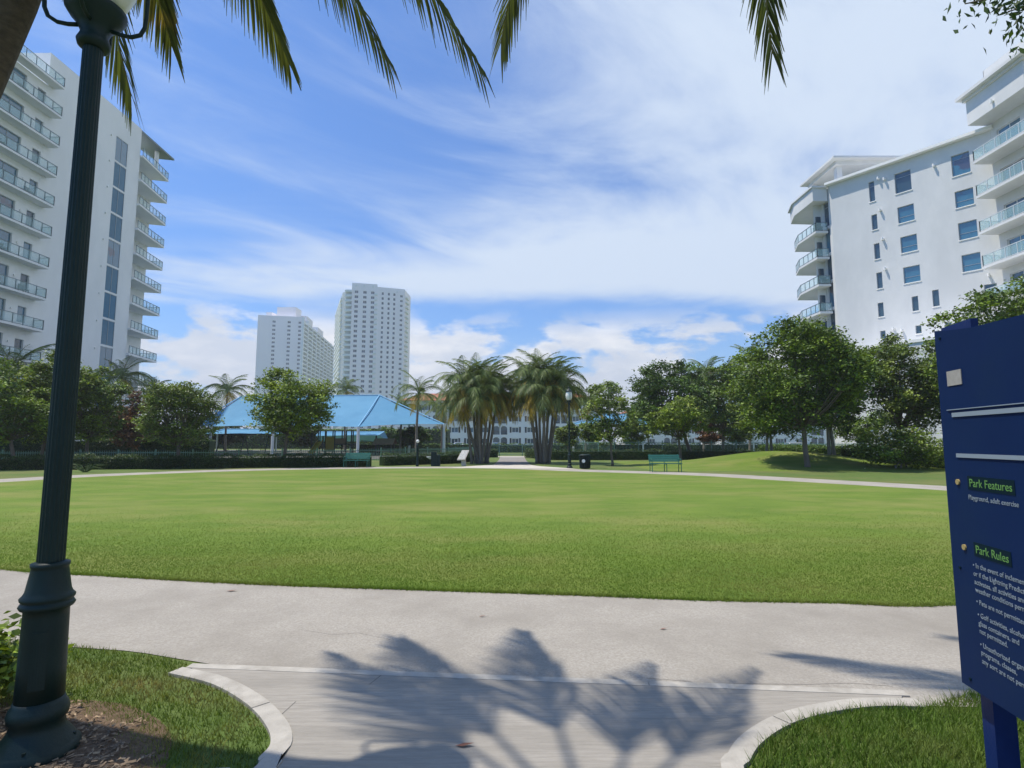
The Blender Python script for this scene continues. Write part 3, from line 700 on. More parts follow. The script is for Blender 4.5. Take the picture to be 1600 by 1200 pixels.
ps = thing('play_structure', (-18,70,0), 'yellow and brown playground climbing structure under the blue canopy', 'playground')
def X(px, D): return AY(px, 690, D).x
for i, px in enumerate((487,497,508,523,541,549)):
    for D in (70, 73): MB().tube([(X(px,70),D,0),(X(px,70),D,3.0)], .08, 8).build('post', MT['play_dark'], ps)
MB().box(X(487,70), X(549,70), 70.1, 72.9, 1.2, 1.32).build('platform', MT['play_dark'], ps)
MB().box(X(509,70), X(522,70), 69.96, 70.04, .4, 2.2).build('panel', MT['play_yellow'], ps)
MB().box(X(524,70), X(540,70), 69.95, 70.05, 1.33, 2.0).build('panel', MT['play_brown'], ps)
sl = MB(); xs = X(500,70)
for k in range(12):
    t = k/11; t2 = (k+1)/11
    if k < 11:
        z, z2 = 1.4*(1-t)**1.3+.15, 1.4*(1-t2)**1.3+.15; y, y2 = 70-t*3, 70-t2*3
        sl.hexa([(xs-.3,y,z),(xs+.3,y,z),(xs+.3,y2,z2),(xs-.3,y2,z2),(xs-.3,y,z+.06),(xs+.3,y,z+.06),(xs+.3,y2,z2+.06),(xs-.3,y2,z2+.06)])
        for s in (-1, 1): sl.hexa([(xs+s*.3-.03,y,z+.061),(xs+s*.3+.03,y,z+.061),(xs+s*.3+.03,y2,z2+.061),(xs+s*.3-.03,y2,z2+.061),(xs+s*.3-.03,y,z+.3),(xs+s*.3+.03,y,z+.3),(xs+s*.3+.03,y2,z2+.3),(xs+s*.3-.03,y2,z2+.3)])
sl.build('slide', MT['play_yellow'], ps)
ph = thing('play_house', (-15,66,0), 'small brown roofed play house beside the playground fence', 'play house')
px0, px1 = X(582,66), X(614,66)
for s in (px0+.3, px1-.3):
    for D in (66.4, 68): MB().tube([(s,D,0),(s,D,1.3)], .07, 8).build('post', MT['play_dark'], ph)
MB().hexa([(px0,66,1.25),(px1,66,1.25),(px1,67.2,1.9),(px0,67.2,1.9),(px0,66,1.33),(px1,66,1.33),(px1,67.2,1.98),(px0,67.2,1.98)]).hexa([(px0,67.201,1.9),(px1,67.201,1.9),(px1,68.4,1.25),(px0,68.4,1.25),(px0,67.201,1.98),(px1,67.201,1.98),(px1,68.4,1.33),(px0,68.4,1.33)]).build('roof', MT['play_brown'], ph)
MB().box(px0+.3, px1-.3, 66.4, 68, .4, .5).build('bench', MT['play_brown'], ph)
sw = thing('swing_frame', (-36,70,0), 'dark swing frame under the left part of the canopy', 'swing')
a, b = X(345,70), X(420,70)
MB().tube([(a,70,2.5),(b,70,2.5)], .07, 8).build('beam', MT['play_dark'], sw)
for x in (a, b, (a+b)/2):
    for s in (-1, 1): MB().tube([(x,70,2.5),(x,70+s*1.1,0)], .06, 8).build('leg', MT['play_dark'], sw)
for i in range(4):
    x = a+(b-a)*(i+.5)/4; MB().box(x-.25,x+.25,69.88,70.12,.5,.56).tube([(x-.24,70,.56),(x-.24,70,2.5)],.015,5).tube([(x+.24,70,.56),(x+.24,70,2.5)],.015,5).build('swing_seat', MT['play_dark'], sw)

# ------------------------------------------------------------------ fences and hedges
def fence(pts, h, label, group='green picket fences round the lawn', finial=True, dp=2.4):
    pts = [Vector(p) for p in pts]
    root = thing('picket_fence', (*pts[0], 0), label, 'fence', group); pk = MB(); rl = MB()
    for a, b in zip(pts[:-1], pts[1:]):
        d = b-a; ln = d.length; fr = frame(a, d); k = max(1, round(ln/dp))
        zf = lambda u: mound_h(*(a+d.normalized()*u))
        for i in range(k):
            u = i*ln/k; MB().fbox(fr, u-.04, u+.04, -.04, .04, 0, h+.08).build('post', MT['fence_green'], root)
        for z in (h-.16, .2): rl.fbox(fr, 0, ln, -.02, .02, z, z+.045)
        n = int(ln/.14)
        for i in range(n):
            u = (i+.5)*.14; pk.fbox(fr, u-.011, u+.011, -.012, .012, .1, h if finial else h-.1)
    rl.build('rail', MT['fence_green'], root); tag(pk.build('pickets', MT['fence_green'], root), kind='stuff')
def P2(px, D): return GX(px, D).xy
fence([P2(-60,36), P2(300,37.5), P2(440,40)], 1.0, 'low green picket fence behind the hedge on the left')
fence([P2(440,40.2), P2(595,44), P2(700,50), P2(742,60)], 1.05, 'green picket fence between the left bench and the left palm cluster')
fence([P2(744,61), P2(888,61)], 1.3, 'green gate fence at the end of the axial path', finial=False)
fence([P2(890,60.5), P2(960,55), P2(1190,54)], 1.62, 'green picket fence behind the right bench and lamp')
fence([P2(1192,54), P2(1300,47), P2(1500,37)], 1.5, 'green picket fence behind the flowering bushes on the right')
def leaf_cloud(C, size, r, flat=.4, aspect=.5, lift=.55):
    """rhombic leaves at centres C (n,3), random orientation"""
    n = len(C); nn = r.normal(size=(n,3))*.75; nn[:,2] = np.abs(nn[:,2])+lift; nn /= np.linalg.norm(nn, axis=1)[:,None]
    d = r.normal(size=(n,3)); d[:,2] -= flat*.5; d -= nn*(d*nn).sum(1)[:,None]; d /= np.linalg.norm(d, axis=1)[:,None]
    e = np.cross(nn, d)
    s = size*r.uniform(.6, 1.35, n)[:,None]
    V = np.stack([C-d*s*.5, C+e*s*aspect*.5+nn*s*.08, C+d*s*.5, C-e*s*aspect*.5+nn*s*.08], 1).reshape(-1, 3)
    return V, np.arange(n*4).reshape(n, 4)
def hedge(pts, h, w, label, n, size=.09, mat='leaf_hedge', group='clipped hedges round the lawn'):
    pts = [Vector(p) for p in pts]; root = thing('hedge', (*pts[0], 0), label, 'hedge', group); core = MB(); C = []
    seg = [(pts[i+1]-pts[i]).length for i in range(len(pts)-1)]; tot = sum(seg)
    for i, (a, b) in enumerate(zip(pts[:-1], pts[1:])):
        fr = frame(a, b-a); ln = seg[i]; core.fbox(fr, 0, ln, -w/2+.1, w/2-.1, .0, h-.12)
        m = int(n*ln/tot); u = rng.uniform(0, ln, m); bump = .06*np.sin(u*3.1+i)+.05*np.sin(u*7.7)
        which = rng.uniform(0, 1, m); nn = np.where(which < .55, w/2+rng.normal(0,.05,m), rng.uniform(-w/2, w/2, m))
        zz = np.where(which < .55, rng.uniform(.02, 1, m)*(h+bump), (h+bump)+rng.normal(0,.05,m))
        zz = np.where(which > .92, rng.uniform(.02, h, m), zz)
        O = np.array([*a]); Uv = np.array([fr.U.x, fr.U.y]); Nv = np.array([fr.N.x, fr.N.y])
        xy = O+u[:,None]*Uv+nn[:,None]*Nv; C.append(np.column_stack([xy, np.maximum(zz, .02)]))
    core.build('stems', MT['leaf_hedge'], root)
    V, F = leaf_cloud(np.vstack(C), size, rng); o3 = wm(root).translation
    inst(np_mesh('foliage', V-np.array(o3), F, MT[mat]), 'foliage', root, Matrix.Translation(o3))
hedge([P2(-80,31.5), P2(130,32.6), P2(300,33.6), P2(420,35), P2(580,36.2)], .72, .9, 'dark clipped hedge behind the left tree and bench', 26000)
hedge([P2(596,37.5), P2(700,41), P2(740,47)], .72, .8, 'dark clipped hedge behind the drinking fountain', 9000)
hedge([P2(742,57), P2(778,57)], .8, .8, 'short hedge at the left of the path gate', 1500)
hedge([P2(826,56.5), P2(838,54), P2(862,49), P2(960,49), P2(1070,50), P2(1195,51)], .85, .9, 'dark hedge behind the right lamp and bin', 14000)
hedge([P2(1195,50), P2(1290,42), P2(1400,36), P2(1500,32.5)], 1.2, 1.2, 'tall glossy hedge along the right fence', 24000, .11, 'leaf_dark')
hedge([P2(-80,41), P2(120,42), P2(330,43)], 1.75, 1.2, 'tall dark hedge added for the shade behind the left picket fence', 14000, .13, 'leaf_hedge')  # hedge added to darken the shaded wall base behind the left trees
hedge([(-150,126), (-70,126), (-14,124)], 4.2, 4.0, 'far dark tree belt behind the playground', 12000, .55, 'leaf_dark')
hedge([P2(560,80), P2(760,82), P2(1000,84), P2(1250,80)], 1.25, 1.5, 'far dark hedge row in front of the white houses', 9000, .2, 'leaf_dark')

# ------------------------------------------------------------------ broadleaf trees
def tree(name, base, D, box, label, leaf='leaf_mid', n=7000, size=.17, bark='bark', lobes=13, dens=1.0, group=None, seed=1, tr=.11, stems=1, cat='tree', zbase=0.0, spread=.95):
    r = np.random.default_rng(seed); rr = random.Random(seed)
    x0, x1, y0, y1 = box; b = GX(base, D); b.z = zbase
    a, c = AY((x0+x1)/2, y0, D), AY((x0+x1)/2, y1, D); lft, rgt = AY(x0, (y0+y1)/2, D), AY(x1, (y0+y1)/2, D)
    cen = Vector(((lft.x+rgt.x)/2, D, (a.z+c.z)/2)); rx = (rgt.x-lft.x)/2; rz = (a.z-c.z)/2; ry = rx*.95
    root = thing(name, b, label, cat, group)
    L = [(0, 0, .05, .52), (.08, -.1, -.5, .38), (-.25, .1, -.42, .34)]
    for i in range(int(lobes*1.7)):
        th = 2*math.pi*(i*.618+rr.random()*.2); ph = rr.uniform(-.75, 1.0); q = math.sqrt(max(0, 1-min(.98, ph*ph)))
        s = rr.choice((rr.uniform(.16,.26), rr.uniform(.26,.44))); k = spread*1.0-s*.68
        L.append((q*math.cos(th)*k, q*math.sin(th)*k, ph*k, s))
    C = []; CL = []; wts = np.array([l[3]**2 for l in L]); wts = wts/wts.sum()
    per = 40; ncl = int(n*2.0*dens/per)
    for li, (lx, ly, lz_, s) in enumerate(L):
        m = max(3, int(ncl*wts[li])); d = r.normal(size=(m,3)); d[:,2] += .25; d /= np.linalg.norm(d, axis=1)[:,None]
        rad = s*r.uniform(.45, 1.08, m)**.6
        p = np.array([lx, ly, lz_])+d*rad[:,None]; p *= np.array([rx, ry, rz]); p += np.array(cen)
        spread_ = .115+.042*min(rx, 4)
        q = np.repeat(p, per, 0)+r.normal(0, spread_, (m*per, 3))*np.array([1,1,.5]); C.append(q); CL.append(np.repeat(r.uniform(0,1,m)**1.6, per))
    V, F = leaf_cloud(np.vstack(C), size*1.12, r, .4, .58)
    inst(np_mesh('crown', V-np.array(b), F, MT[leaf], np.repeat(np.concatenate(CL), 4)), 'crown', root, Matrix.Translation(b))
    fork = Vector((b.x+(cen.x-b.x)*.4, b.y, b.z+max(min(.8, .35*(cen.z-b.z)), (cen.z-rz*.72)-b.z)))
    for st in range(stems):
        off = Vector(((st-(stems-1)/2)*.45, .2*st, 0)); f2 = fork+off*.5
        tk = MB().tube([b+off+Vector((0,0,-.05)), b+off+Vector((0,0,.25)), b.lerp(f2,.5)+off*.8+Vector((rr.uniform(-.06,.06),0,0)), f2, f2.lerp(cen,.6)], [tr*1.35, tr*1.05, tr*.92, tr*.8, tr*.35], 9)
        tk.build('trunk', MT[bark], root, True)
    lb_ = MB()
    for (lx, ly, lz_, s) in L[1:]:
        e = cen+Vector((lx*rx, ly*ry, lz_*rz)); mid = fork.lerp(e, .5)+Vector((rr.uniform(-.15,.15), rr.uniform(-.15,.15), -.08*rz))
        lb_.tube([fork+Vector((0,0,-.1)), mid, e, e+(e-mid)*.25], [tr*.42, tr*.24, tr*.12, tr*.04], 6)
    lb_.build('limbs', MT[bark], root, True)
    return root
tree('leafy_tree', 22, 33, (-70,80,562,706), 'bushy tree at the far left edge beside the near lamp post', 'leaf_mid', 9000, .16, seed=11)
tree('leafy_tree', 62, 36, (28,140,548,700), 'tree directly behind the near lamp post', 'leaf_light', 7500, .16, seed=12)
tree('leafy_tree', 132, 38, (92,192,566,704), 'tree just right of the near lamp post', 'leaf_mid', 7000, .17, seed=13)
tree('copper_tree', 206, 41, (180,243,612,708), 'small reddish brown tree left of the rounded green one', 'leaf_red', 3600, .17, seed=14, dens=.9)
tree('leafy_tree', 277, 34, (222,340,598,710), 'rounded green tree at the left end of the blue canopy', 'leaf_olive', 9500, .14, seed=15, lobes=16)
tree('leafy_tree', 443, 36.5, (390,520,575,694), 'round light green tree standing in front of the large blue canopy', 'leaf_light', 9500, .16, seed=16, lobes=16)
tree('leafy_tree', 957, 37.5, (912,990,592,704), 'thin small tree just right of the far lamp', 'leaf_olive', 3600, .16, seed=17, dens=.75, lobes=10, tr=.08)
tree('leafy_tree', 1082, 52, (984,1112,558,694), 'large dark green tree behind the right bench', 'leaf_dark', 11000, .22, seed=18, lobes=15, tr=.17)
tree('leafy_tree', 1130, 56, (1075,1182,568,694), 'green tree right of the large dark one', 'leaf_mid', 8000, .24, seed=19, tr=.15)
tree('leafy_tree', 1064, 42, (1012,1098,612,694), 'young light green tree right beside the right bench', 'leaf_light', 4200, .17, seed=20, lobes=10, tr=.10)
tree('leafy_tree', 1262, 32.6, (1148,1348,504,694), 'biggest broad tree on the right, beside the mound', 'leaf_mid', 19000, .17, seed=21, lobes=20, tr=.15)
tree('leafy_tree', 1303, 37, (1230,1345,525,690), 'twin stemmed pale trunk tree behind the biggest broad tree', 'leaf_dark', 9000, .18, 'bark_pale', seed=22, stems=2, tr=.12)
tree('leafy_tree', 1204, 40, (1140,1262,572,694), 'pale stemmed tree standing on the grassy mound', 'leaf_olive', 8000, .19, 'bark_pale', seed=23, stems=2, tr=.10, zbase=.8)
tree('leafy_tree', 1405, 36, (1338,1480,524,690), 'dense tree left of the blue park sign', 'leaf_olive', 12000, .17, seed=24, lobes=17, tr=.13)
tree('leafy_tree', 1575, 30, (1462,1680,436,640), 'tall tree rising behind the blue park sign', 'leaf_mid', 14000, .18, seed=25, lobes=18, tr=.16)
fr_ = tree('frangipani_bush', 1412, 32.3, (1342,1478,672,734), 'low flowering frangipani bush with white blossoms by the sign', 'leaf_light', 4600, .14, 'bark_pale', seed=26, stems=3, tr=.045, cat='bush', lobes=12)
C = np.array(AY(1410,690,31.2))+rng.normal(size=(70,3))*np.array([1.2,.4,.42]); V, F = leaf_cloud(C, .13, rng, 0, .9)
tag(inst(np_mesh('blossoms', V-np.array(wm(fr_).translation), F, MT['petal']), 'blossoms', fr_, wm(fr_)), kind='stuff')
# shrubs and small trees beyond the fence
for i, (bx, D, box, lf, lab) in enumerate((
    (888,60,(868,905,660,700),'leaf_olive','pale shrub behind the fence left of the far lamp'),
    (925,62,(905,945,655,698),'leaf_light','loose light shrub behind the fence below the right canopy'),
    (985,60,(962,1012,650,698),'leaf_light','bright shrub behind the fence between thin tree and bench'),
    (1112,62,(1085,1135,655,698),'leaf_red','reddish shrub behind the fence right of the bench'),
    (1150,60,(1125,1180,652,698),'leaf_olive','yellow green shrub behind the fence left of the mound'),
    (645,74,(618,672,664,700),'leaf_dark','dark shrub under the right corner of the large canopy'),
    (600,95,(560,640,668,700),'leaf_dark','dark shrubs seen through the playground'),
    (470,95,(440,505,664,700),'leaf_hedge','dark bush behind the playground swing'),
    (350,95,(318,395,660,700),'leaf_hedge','dark bush row behind the canopy left end'),
    (930,95,(908,985,598,680),'leaf_mid','taller tree behind the thin tree and far lamp'),
    (1015,90,(975,1040,612,690),'leaf_mid','tree behind the large dark tree, left side'),
    (1340,48,(1300,1400,640,700),'leaf_mid','bush below the dense tree, behind the right fence'),
    (40,45,(-40,120,610,712),'leaf_dark','dark tree filling the gap behind the lamp post'),
    (160,46,(120,230,640,712),'leaf_dark','dark low tree behind the copper tree'),
    (250,120,(-60,330,668,694),'leaf_hedge','long far bush row behind the left trees'))):
    tree('shrub', bx, D, box, lab, lf, 3200 if i < 12 else 6000, .2 if D < 70 else .34, seed=60+i, tr=.06 if i not in (9,10) else .14, cat='shrub' if i not in (9,10,12,13) else 'tree', lobes=9, stems=1)

# ------------------------------------------------------------------ palms
def frond_geo(path, nl, ll, wd, droop, r, fwd=.75, tipf=.35, t0=.12):
    """leaflets along a rachis path (list of Vectors); returns leaflet V,F (tris strips as quads)"""
    V = []; F = []; n = len(path)
    def at(t):
        f = t*(n-1); i = min(int(f), n-2); return path[i].lerp(path[i+1], f-i), (path[i+1]-path[i]).normalized()
    for k in range(nl):
        t = t0+(1-t0)*(k+.5)/nl; p, tg = at(t); up = Vector((0,0,1)); sd = tg.cross(up)
        sd = sd.normalized() if sd.length > 1e-3 else Vector((1,0,0))
        length = ll*(math.sin(math.pi*min(1, .18+.82*t)**.9)*.75+tipf)*r.uniform(.85, 1.1)
        for s in (-1, 1):
            d = (sd*s*(1-.5*t)+tg*(fwd+(.5+.6*max(0, fwd-1))*t)+Vector((r.uniform(-.1,.1), r.uniform(-.1,.1), r.uniform(-.12,.08)))).normalized()
            a = p; m = a+d*length*.5+Vector((0,0,-droop*length*.18)); e = a+d*length*.9+Vector((0,0,-droop*length*.6))
            wv = d.cross(up); wv = wv.normalized() if wv.length > 1e-3 else sd
            wv = (wv*.5+tg*.6+up*.3*s).normalized()*wd*.5
            b = len(V); V += [a-wv*.6, a+wv*.6, m+wv, m-wv, e+wv*.15, e-wv*.15]; F += [(b,b+1,b+2,b+3),(b+3,b+2,b+4,b+5)]
    return V, F
def arc(L, a0, a1, n=9, side=0.0):
    pts = [Vector((0,0,0))]; 
    for i in range(n):
        a = a0+(a1-a0)*((i+.5)/n); pts.append(pts[-1]+Vector((math.cos(a)*L/n, side*(i/n)*L/n, math.sin(a)*L/n)))
    return pts
def frond_mesh(name, L, a0, a1, nl, ll, wd, droop, mat, seed, side=0.0):
    r = random.Random(seed); path = arc(L, math.radians(a0), math.radians(a1), 9, side)
    V, F = frond_geo(path, nl, ll, wd, droop, r, .55); b = MB().tube(path, [.03-.0027*i for i in range(10)], 5)
    o = len(V); V = [tuple(v) for v in V]+b.v; F = F+[tuple(i+o for i in f) for f in b.f]
    return mesh_of(name, V, F, MT[mat])
FM = {}
for q in range(3):
    sd_ = (-.25, .1, .3)[q]
    FM['up', q] = frond_mesh('frond', 2.6, 84, 15-10*q, 40, .82, .036, .5, 'palm_leaf', q, sd_)
    FM['mid', q] = frond_mesh('frond', 2.9, 60, -52-8*q, 42, .90, .038, .8, 'palm_leaf', 10+q, sd_)
    FM['low', q] = frond_mesh('frond', 2.8, 24, -84, 40, .88, .038, .9, 'palm_leaf', 20+q, sd_)
    FM['old', q] = frond_mesh('frond', 2.5, -8, -87, 36, .78, .038, .9, 'palm_yellow', 30+q, sd_)
    FM['dead', q] = frond_mesh('frond', 1.9, -40, -88, 20, .45, .04, .9, 'palm_brown', 40+q, sd_)
def crown_of(root, top, sc, r, n=13, yellow=.3, facing=None):
    for i in range(n):
        u = i/n; kind = 'up' if u < .28 else 'mid' if u < .62 else 'low' if u < .86 else 'old'
        if kind == 'low' and r.random() < yellow: kind = 'old'
        az = i*2.39996+r.uniform(-.25,.25); s = sc*r.uniform(.85,1.12)
        inst(FM[kind, r.randrange(3)], 'frond', root, Matrix.Translation(top) @ Matrix.Rotation(az, 4, 'Z') @ Matrix.Rotation(r.uniform(-.12,.12), 4, 'Y') @ Matrix.Scale(s, 4))
def palm(px, D, ptop, label, sc=1.0, tr=.14, lean=.3, seed=1, n=20, yellow=.15, group=None):
    r = random.Random(seed); b = GX(px, D); top = AY(px, ptop, D); top.x += lean; root = thing('palm_tree', b, label, 'palm tree', group)
    pts = [b+Vector((0,0,-.05)), b+Vector((0,0,.3)), b.lerp(top,.5)+Vector((-lean*.2,0,0)), top]
    MB().tube(pts, [tr*1.5, tr*1.1, tr, tr*.75], 9).build('trunk', MT['palm_bark'], root, True)
    crown_of(root, top, sc, r, n, yellow); return root
def cluster(px, D, label, tops, seed):
    r = random.Random(seed); b = GX(px, D); root = thing('palm_cluster', b, label, 'palm tree')
    for i, (bx, tx, ty, dy) in enumerate(tops):
        q = GX(bx, D); q.y += dy; t = AY(bx+(tx-bx)*.68, ty, D); t.y += dy*1.6
        MB().tube([q+Vector((0,0,-.05)), q+Vector((0,0,.25)), q.lerp(t,.45)+Vector((r.uniform(-.08,.08),0,0)), t], [.13,.105,.095,.075], 9).build('trunk', MT['palm_bark'], root, True)
        crown_of(root, t, 1.0, r, 24, .35)
        for k in range(2): inst(FM['dead', r.randrange(3)], 'frond', root, Matrix.Translation(t-Vector((0,0,.15))) @ Matrix.Rotation(r.uniform(0,6.3),4,'Z') @ Matrix.Scale(.8,4))
cluster(745, 41.5, 'left cluster of slim palms beside the path, golden lower fronds', [(738,722,603,-.6),(742,735,618,.5),(746,742,596,-.2),(750,756,602,.6),(754,768,606,-.5),(758,775,612,.3),(748,712,628,-.4),(762,782,622,.1),(752,750,624,-.9)], 3)
cluster(848, 41.5, 'right cluster of slim palms beside the path, golden lower fronds', [(838,822,596,-.5),(842,830,606,.5),(845,842,590,-.3),(848,852,600,.6),(852,864,594,-.5),(856,874,606,.2),(840,816,618,.3),(858,880,620,-.4),(849,846,618,-.9)], 4)
palm(650, 62, 616, 'palm behind the right end of the large canopy', 1.25, seed=31, n=16)
palm(538, 85, 611, 'palm showing above the middle of the large canopy', 1.25, seed=32)
palm(352, 82, 612, 'palm showing above the left end of the large canopy', 1.5, seed=33)
palm(185, 60, 592, 'palm in front of the left block, behind small trees', 1.3, seed=34)
palm(12, 48, 590, 'palm at the left edge in front of the left block', 1.6, seed=35)
palm(232, 66, 618, 'palm between the left block and the rounded green tree', 1.1, seed=36)
palm(1172, 62, 572, 'palm crown left of the biggest broad tree', 1.4, seed=37)
palm(625, 72, 640, 'lower palm right of the canopy ridge end', 1.2, seed=38)
palm(690, 78, 640, 'palm half hidden behind the left palm cluster', 1.25, seed=39)
palm(915, 70, 632, 'palm behind the right palm cluster and lamp', 1.3, seed=40)
palm(1100, 70, 585, 'palm crown above the green tree in the middle right', 1.2, seed=41)

# the near coconut palm: only its trunk's edge and hanging frond tips reach into view
np_root = thing('coconut_palm', (-5.0,3.9,0), 'near coconut palm, dark leaning trunk at top left and fronds hanging overhead', 'palm tree')
TOP = Vector((-2.15,2.55,5.75)); KX, KY = -sun_dir.x/sun_dir.z, -sun_dir.y/sun_dir.z
MB().tube([(-5.0,3.9,-.05),(-4.85,3.8,.4),(-4.2,3.5,1.9),(-3.42,3.2,3.25),(-2.90,3.0,4.16),(-2.45,2.8,5.05),TOP], [.20,.15,.115,.108,.104,.10,.09], 14).build('trunk', MT['palm_bark_near'], np_root, True)
def hang(root, top, px, py, Y, seed, arch=.35, nl=86, ll=.58, pw=3.4, mat='palm_near', fwd=.95):
    """a frond that leaves the crown, arches in the plane of the sun's rays and hangs down to the given tip"""
    e = AY(px, py, Y); r = random.Random(seed); pth = []
    s0 = Vector((top.x+KX*top.z, top.y+KY*top.z)); s1 = Vector((e.x+KX*e.z, e.y+KY*e.z))
    for i in range(19):
        t = i/18; z = top.z+arch*4*t*(1-t)-(top.z-e.z)*t**pw; g = s0.lerp(s1, t); pth.append(Vector((g.x-KX*z, g.y-KY*z, z)))
    V, F = frond_geo(pth, nl, ll, .028, .8, r, fwd, .42, .34)
    b = MB(); b.v = [tuple(v) for v in V]; b.f = F; o = b.build('frond', MT[mat], root)
    MB().tube(pth, [.028-.0013*i for i in range(19)], 6).build('rachis', MT['rachis'], o, True)
hang(np_root, TOP, 205, 150, 4.5, 1)
hang(np_root, TOP, 268, 70, 4.85, 2)
hang(np_root, TOP, 452, 98, 5.0, 3)
hang(np_root, TOP, 606, 92, 4.3, 4)
hang(np_root, TOP, 748, 102, 4.2, 5)
def spare(root, top, ends, s0):
    for i, (x, y, z) in enumerate(ends):
        e = Vector((x,y,z)); h = e-top; c = [top, top+Vector((h.x*.3,h.y*.3,.5)), e+Vector((-h.x*.25,-h.y*.25,.9)), e]; r = random.Random(s0+i)
        pth = [c[0]*(1-t)**3+c[1]*3*(1-t)**2*t+c[2]*3*(1-t)*t*t+c[3]*t**3 for t in [k/16 for k in range(17)]]
        V, F = frond_geo(pth, 52, .55, .027, .7, r, .98, .36); b = MB(); b.v = [tuple(v) for v in V]; b.f = F; o = b.build('frond', MT['palm_near'], root)
        MB().tube(pth, [.028-.0014*k for k in range(17)], 6).build('rachis', MT['rachis'], o, True)
spare(np_root, TOP, ((-5.3,3.2,4.7),(-5.0,1.2,4.3),(-3.6,-.6,4.4),(-1.6,-.8,4.2),(.4,.3,4.6),(-4.2,2.0,6.4),(-3.1,1.0,3.6)), 50)
p2_root = thing('coconut_palm', (6.4,1.3,0), 'second near coconut palm, one frond hanging in at the upper right', 'palm tree')
TOP2 = Vector((2.75,2.7,6.0))
MB().tube([(6.4,1.3,-.05),(6.25,1.35,.4),(5.5,1.6,2.0),(4.5,2.0,3.6),(3.5,2.4,5.0),TOP2], [.20,.15,.12,.11,.10,.09], 14).build('trunk', MT['palm_bark_near'], p2_root, True)
hang(p2_root, TOP2, 1207, 84, 4.2, 7)
hang(p2_root, TOP2, 783, 66, 4.5, 8, arch=.5)
spare(p2_root, TOP2, ((.9,4.9,6.2),(3.9,-.2,4.4),(5.6,1.4,4.5),(5.2,4.0,5.6),(1.0,.2,4.9),(2.2,-.4,5.6)), 80)

# overhanging tree at the top right corner
tr_ = thing('leafy_tree', (9.4,4.4,0), 'overhanging near tree whose dark leaves reach into the top right corner', 'tree')
MB().tube([(9.4,4.4,-.05),(9.4,4.4,.4),(9.2,4.5,2.6),(8.6,4.6,4.6),(7.6,4.8,6.3)], [.26,.2,.17,.14,.06], 10).build('trunk', MT['bark'], tr_, True)
lb2 = MB(); LC = []
tips = [(AY(1590,30,5.0)),(AY(1575,18,4.9)),(AY(1598,48,5.1)),(AY(1508,6,5.0)),(AY(1540,-12,5.0)),(AY(1600,5,4.8)),(AY(1585,0,5.2))]+[Vector((R.uniform(5.6,11),R.uniform(1.5,6.5),R.uniform(6.0,9.0))) for _ in range(46)]
for ei, e in enumerate(tips):
    s = Vector((8.0,4.7,5.7)); md = s.lerp(e,.55)+Vector((0,0,.35)); lb2.tube([s, md, e], [.05,.022,.006], 5)
    for k in range(120 if ei < 7 else 46):
        t = R.uniform(.72,1.0); p = md.lerp(e, (t-.5)*2); LC.append(p+Vector((R.gauss(0,.11),R.gauss(0,.12),R.gauss(-.03,.09))))
lb2.build('limbs', MT['bark'], tr_, True)
V, F = leaf_cloud(np.array([tuple(p) for p in LC]), .088, rng, 1.6, .36, -.3)
inst(np_mesh('crown', V-np.array((9.4,4.4,0)), F, MT['leaf_hedge']), 'crown', tr_, Matrix.Translation((9.4,4.4,0)))

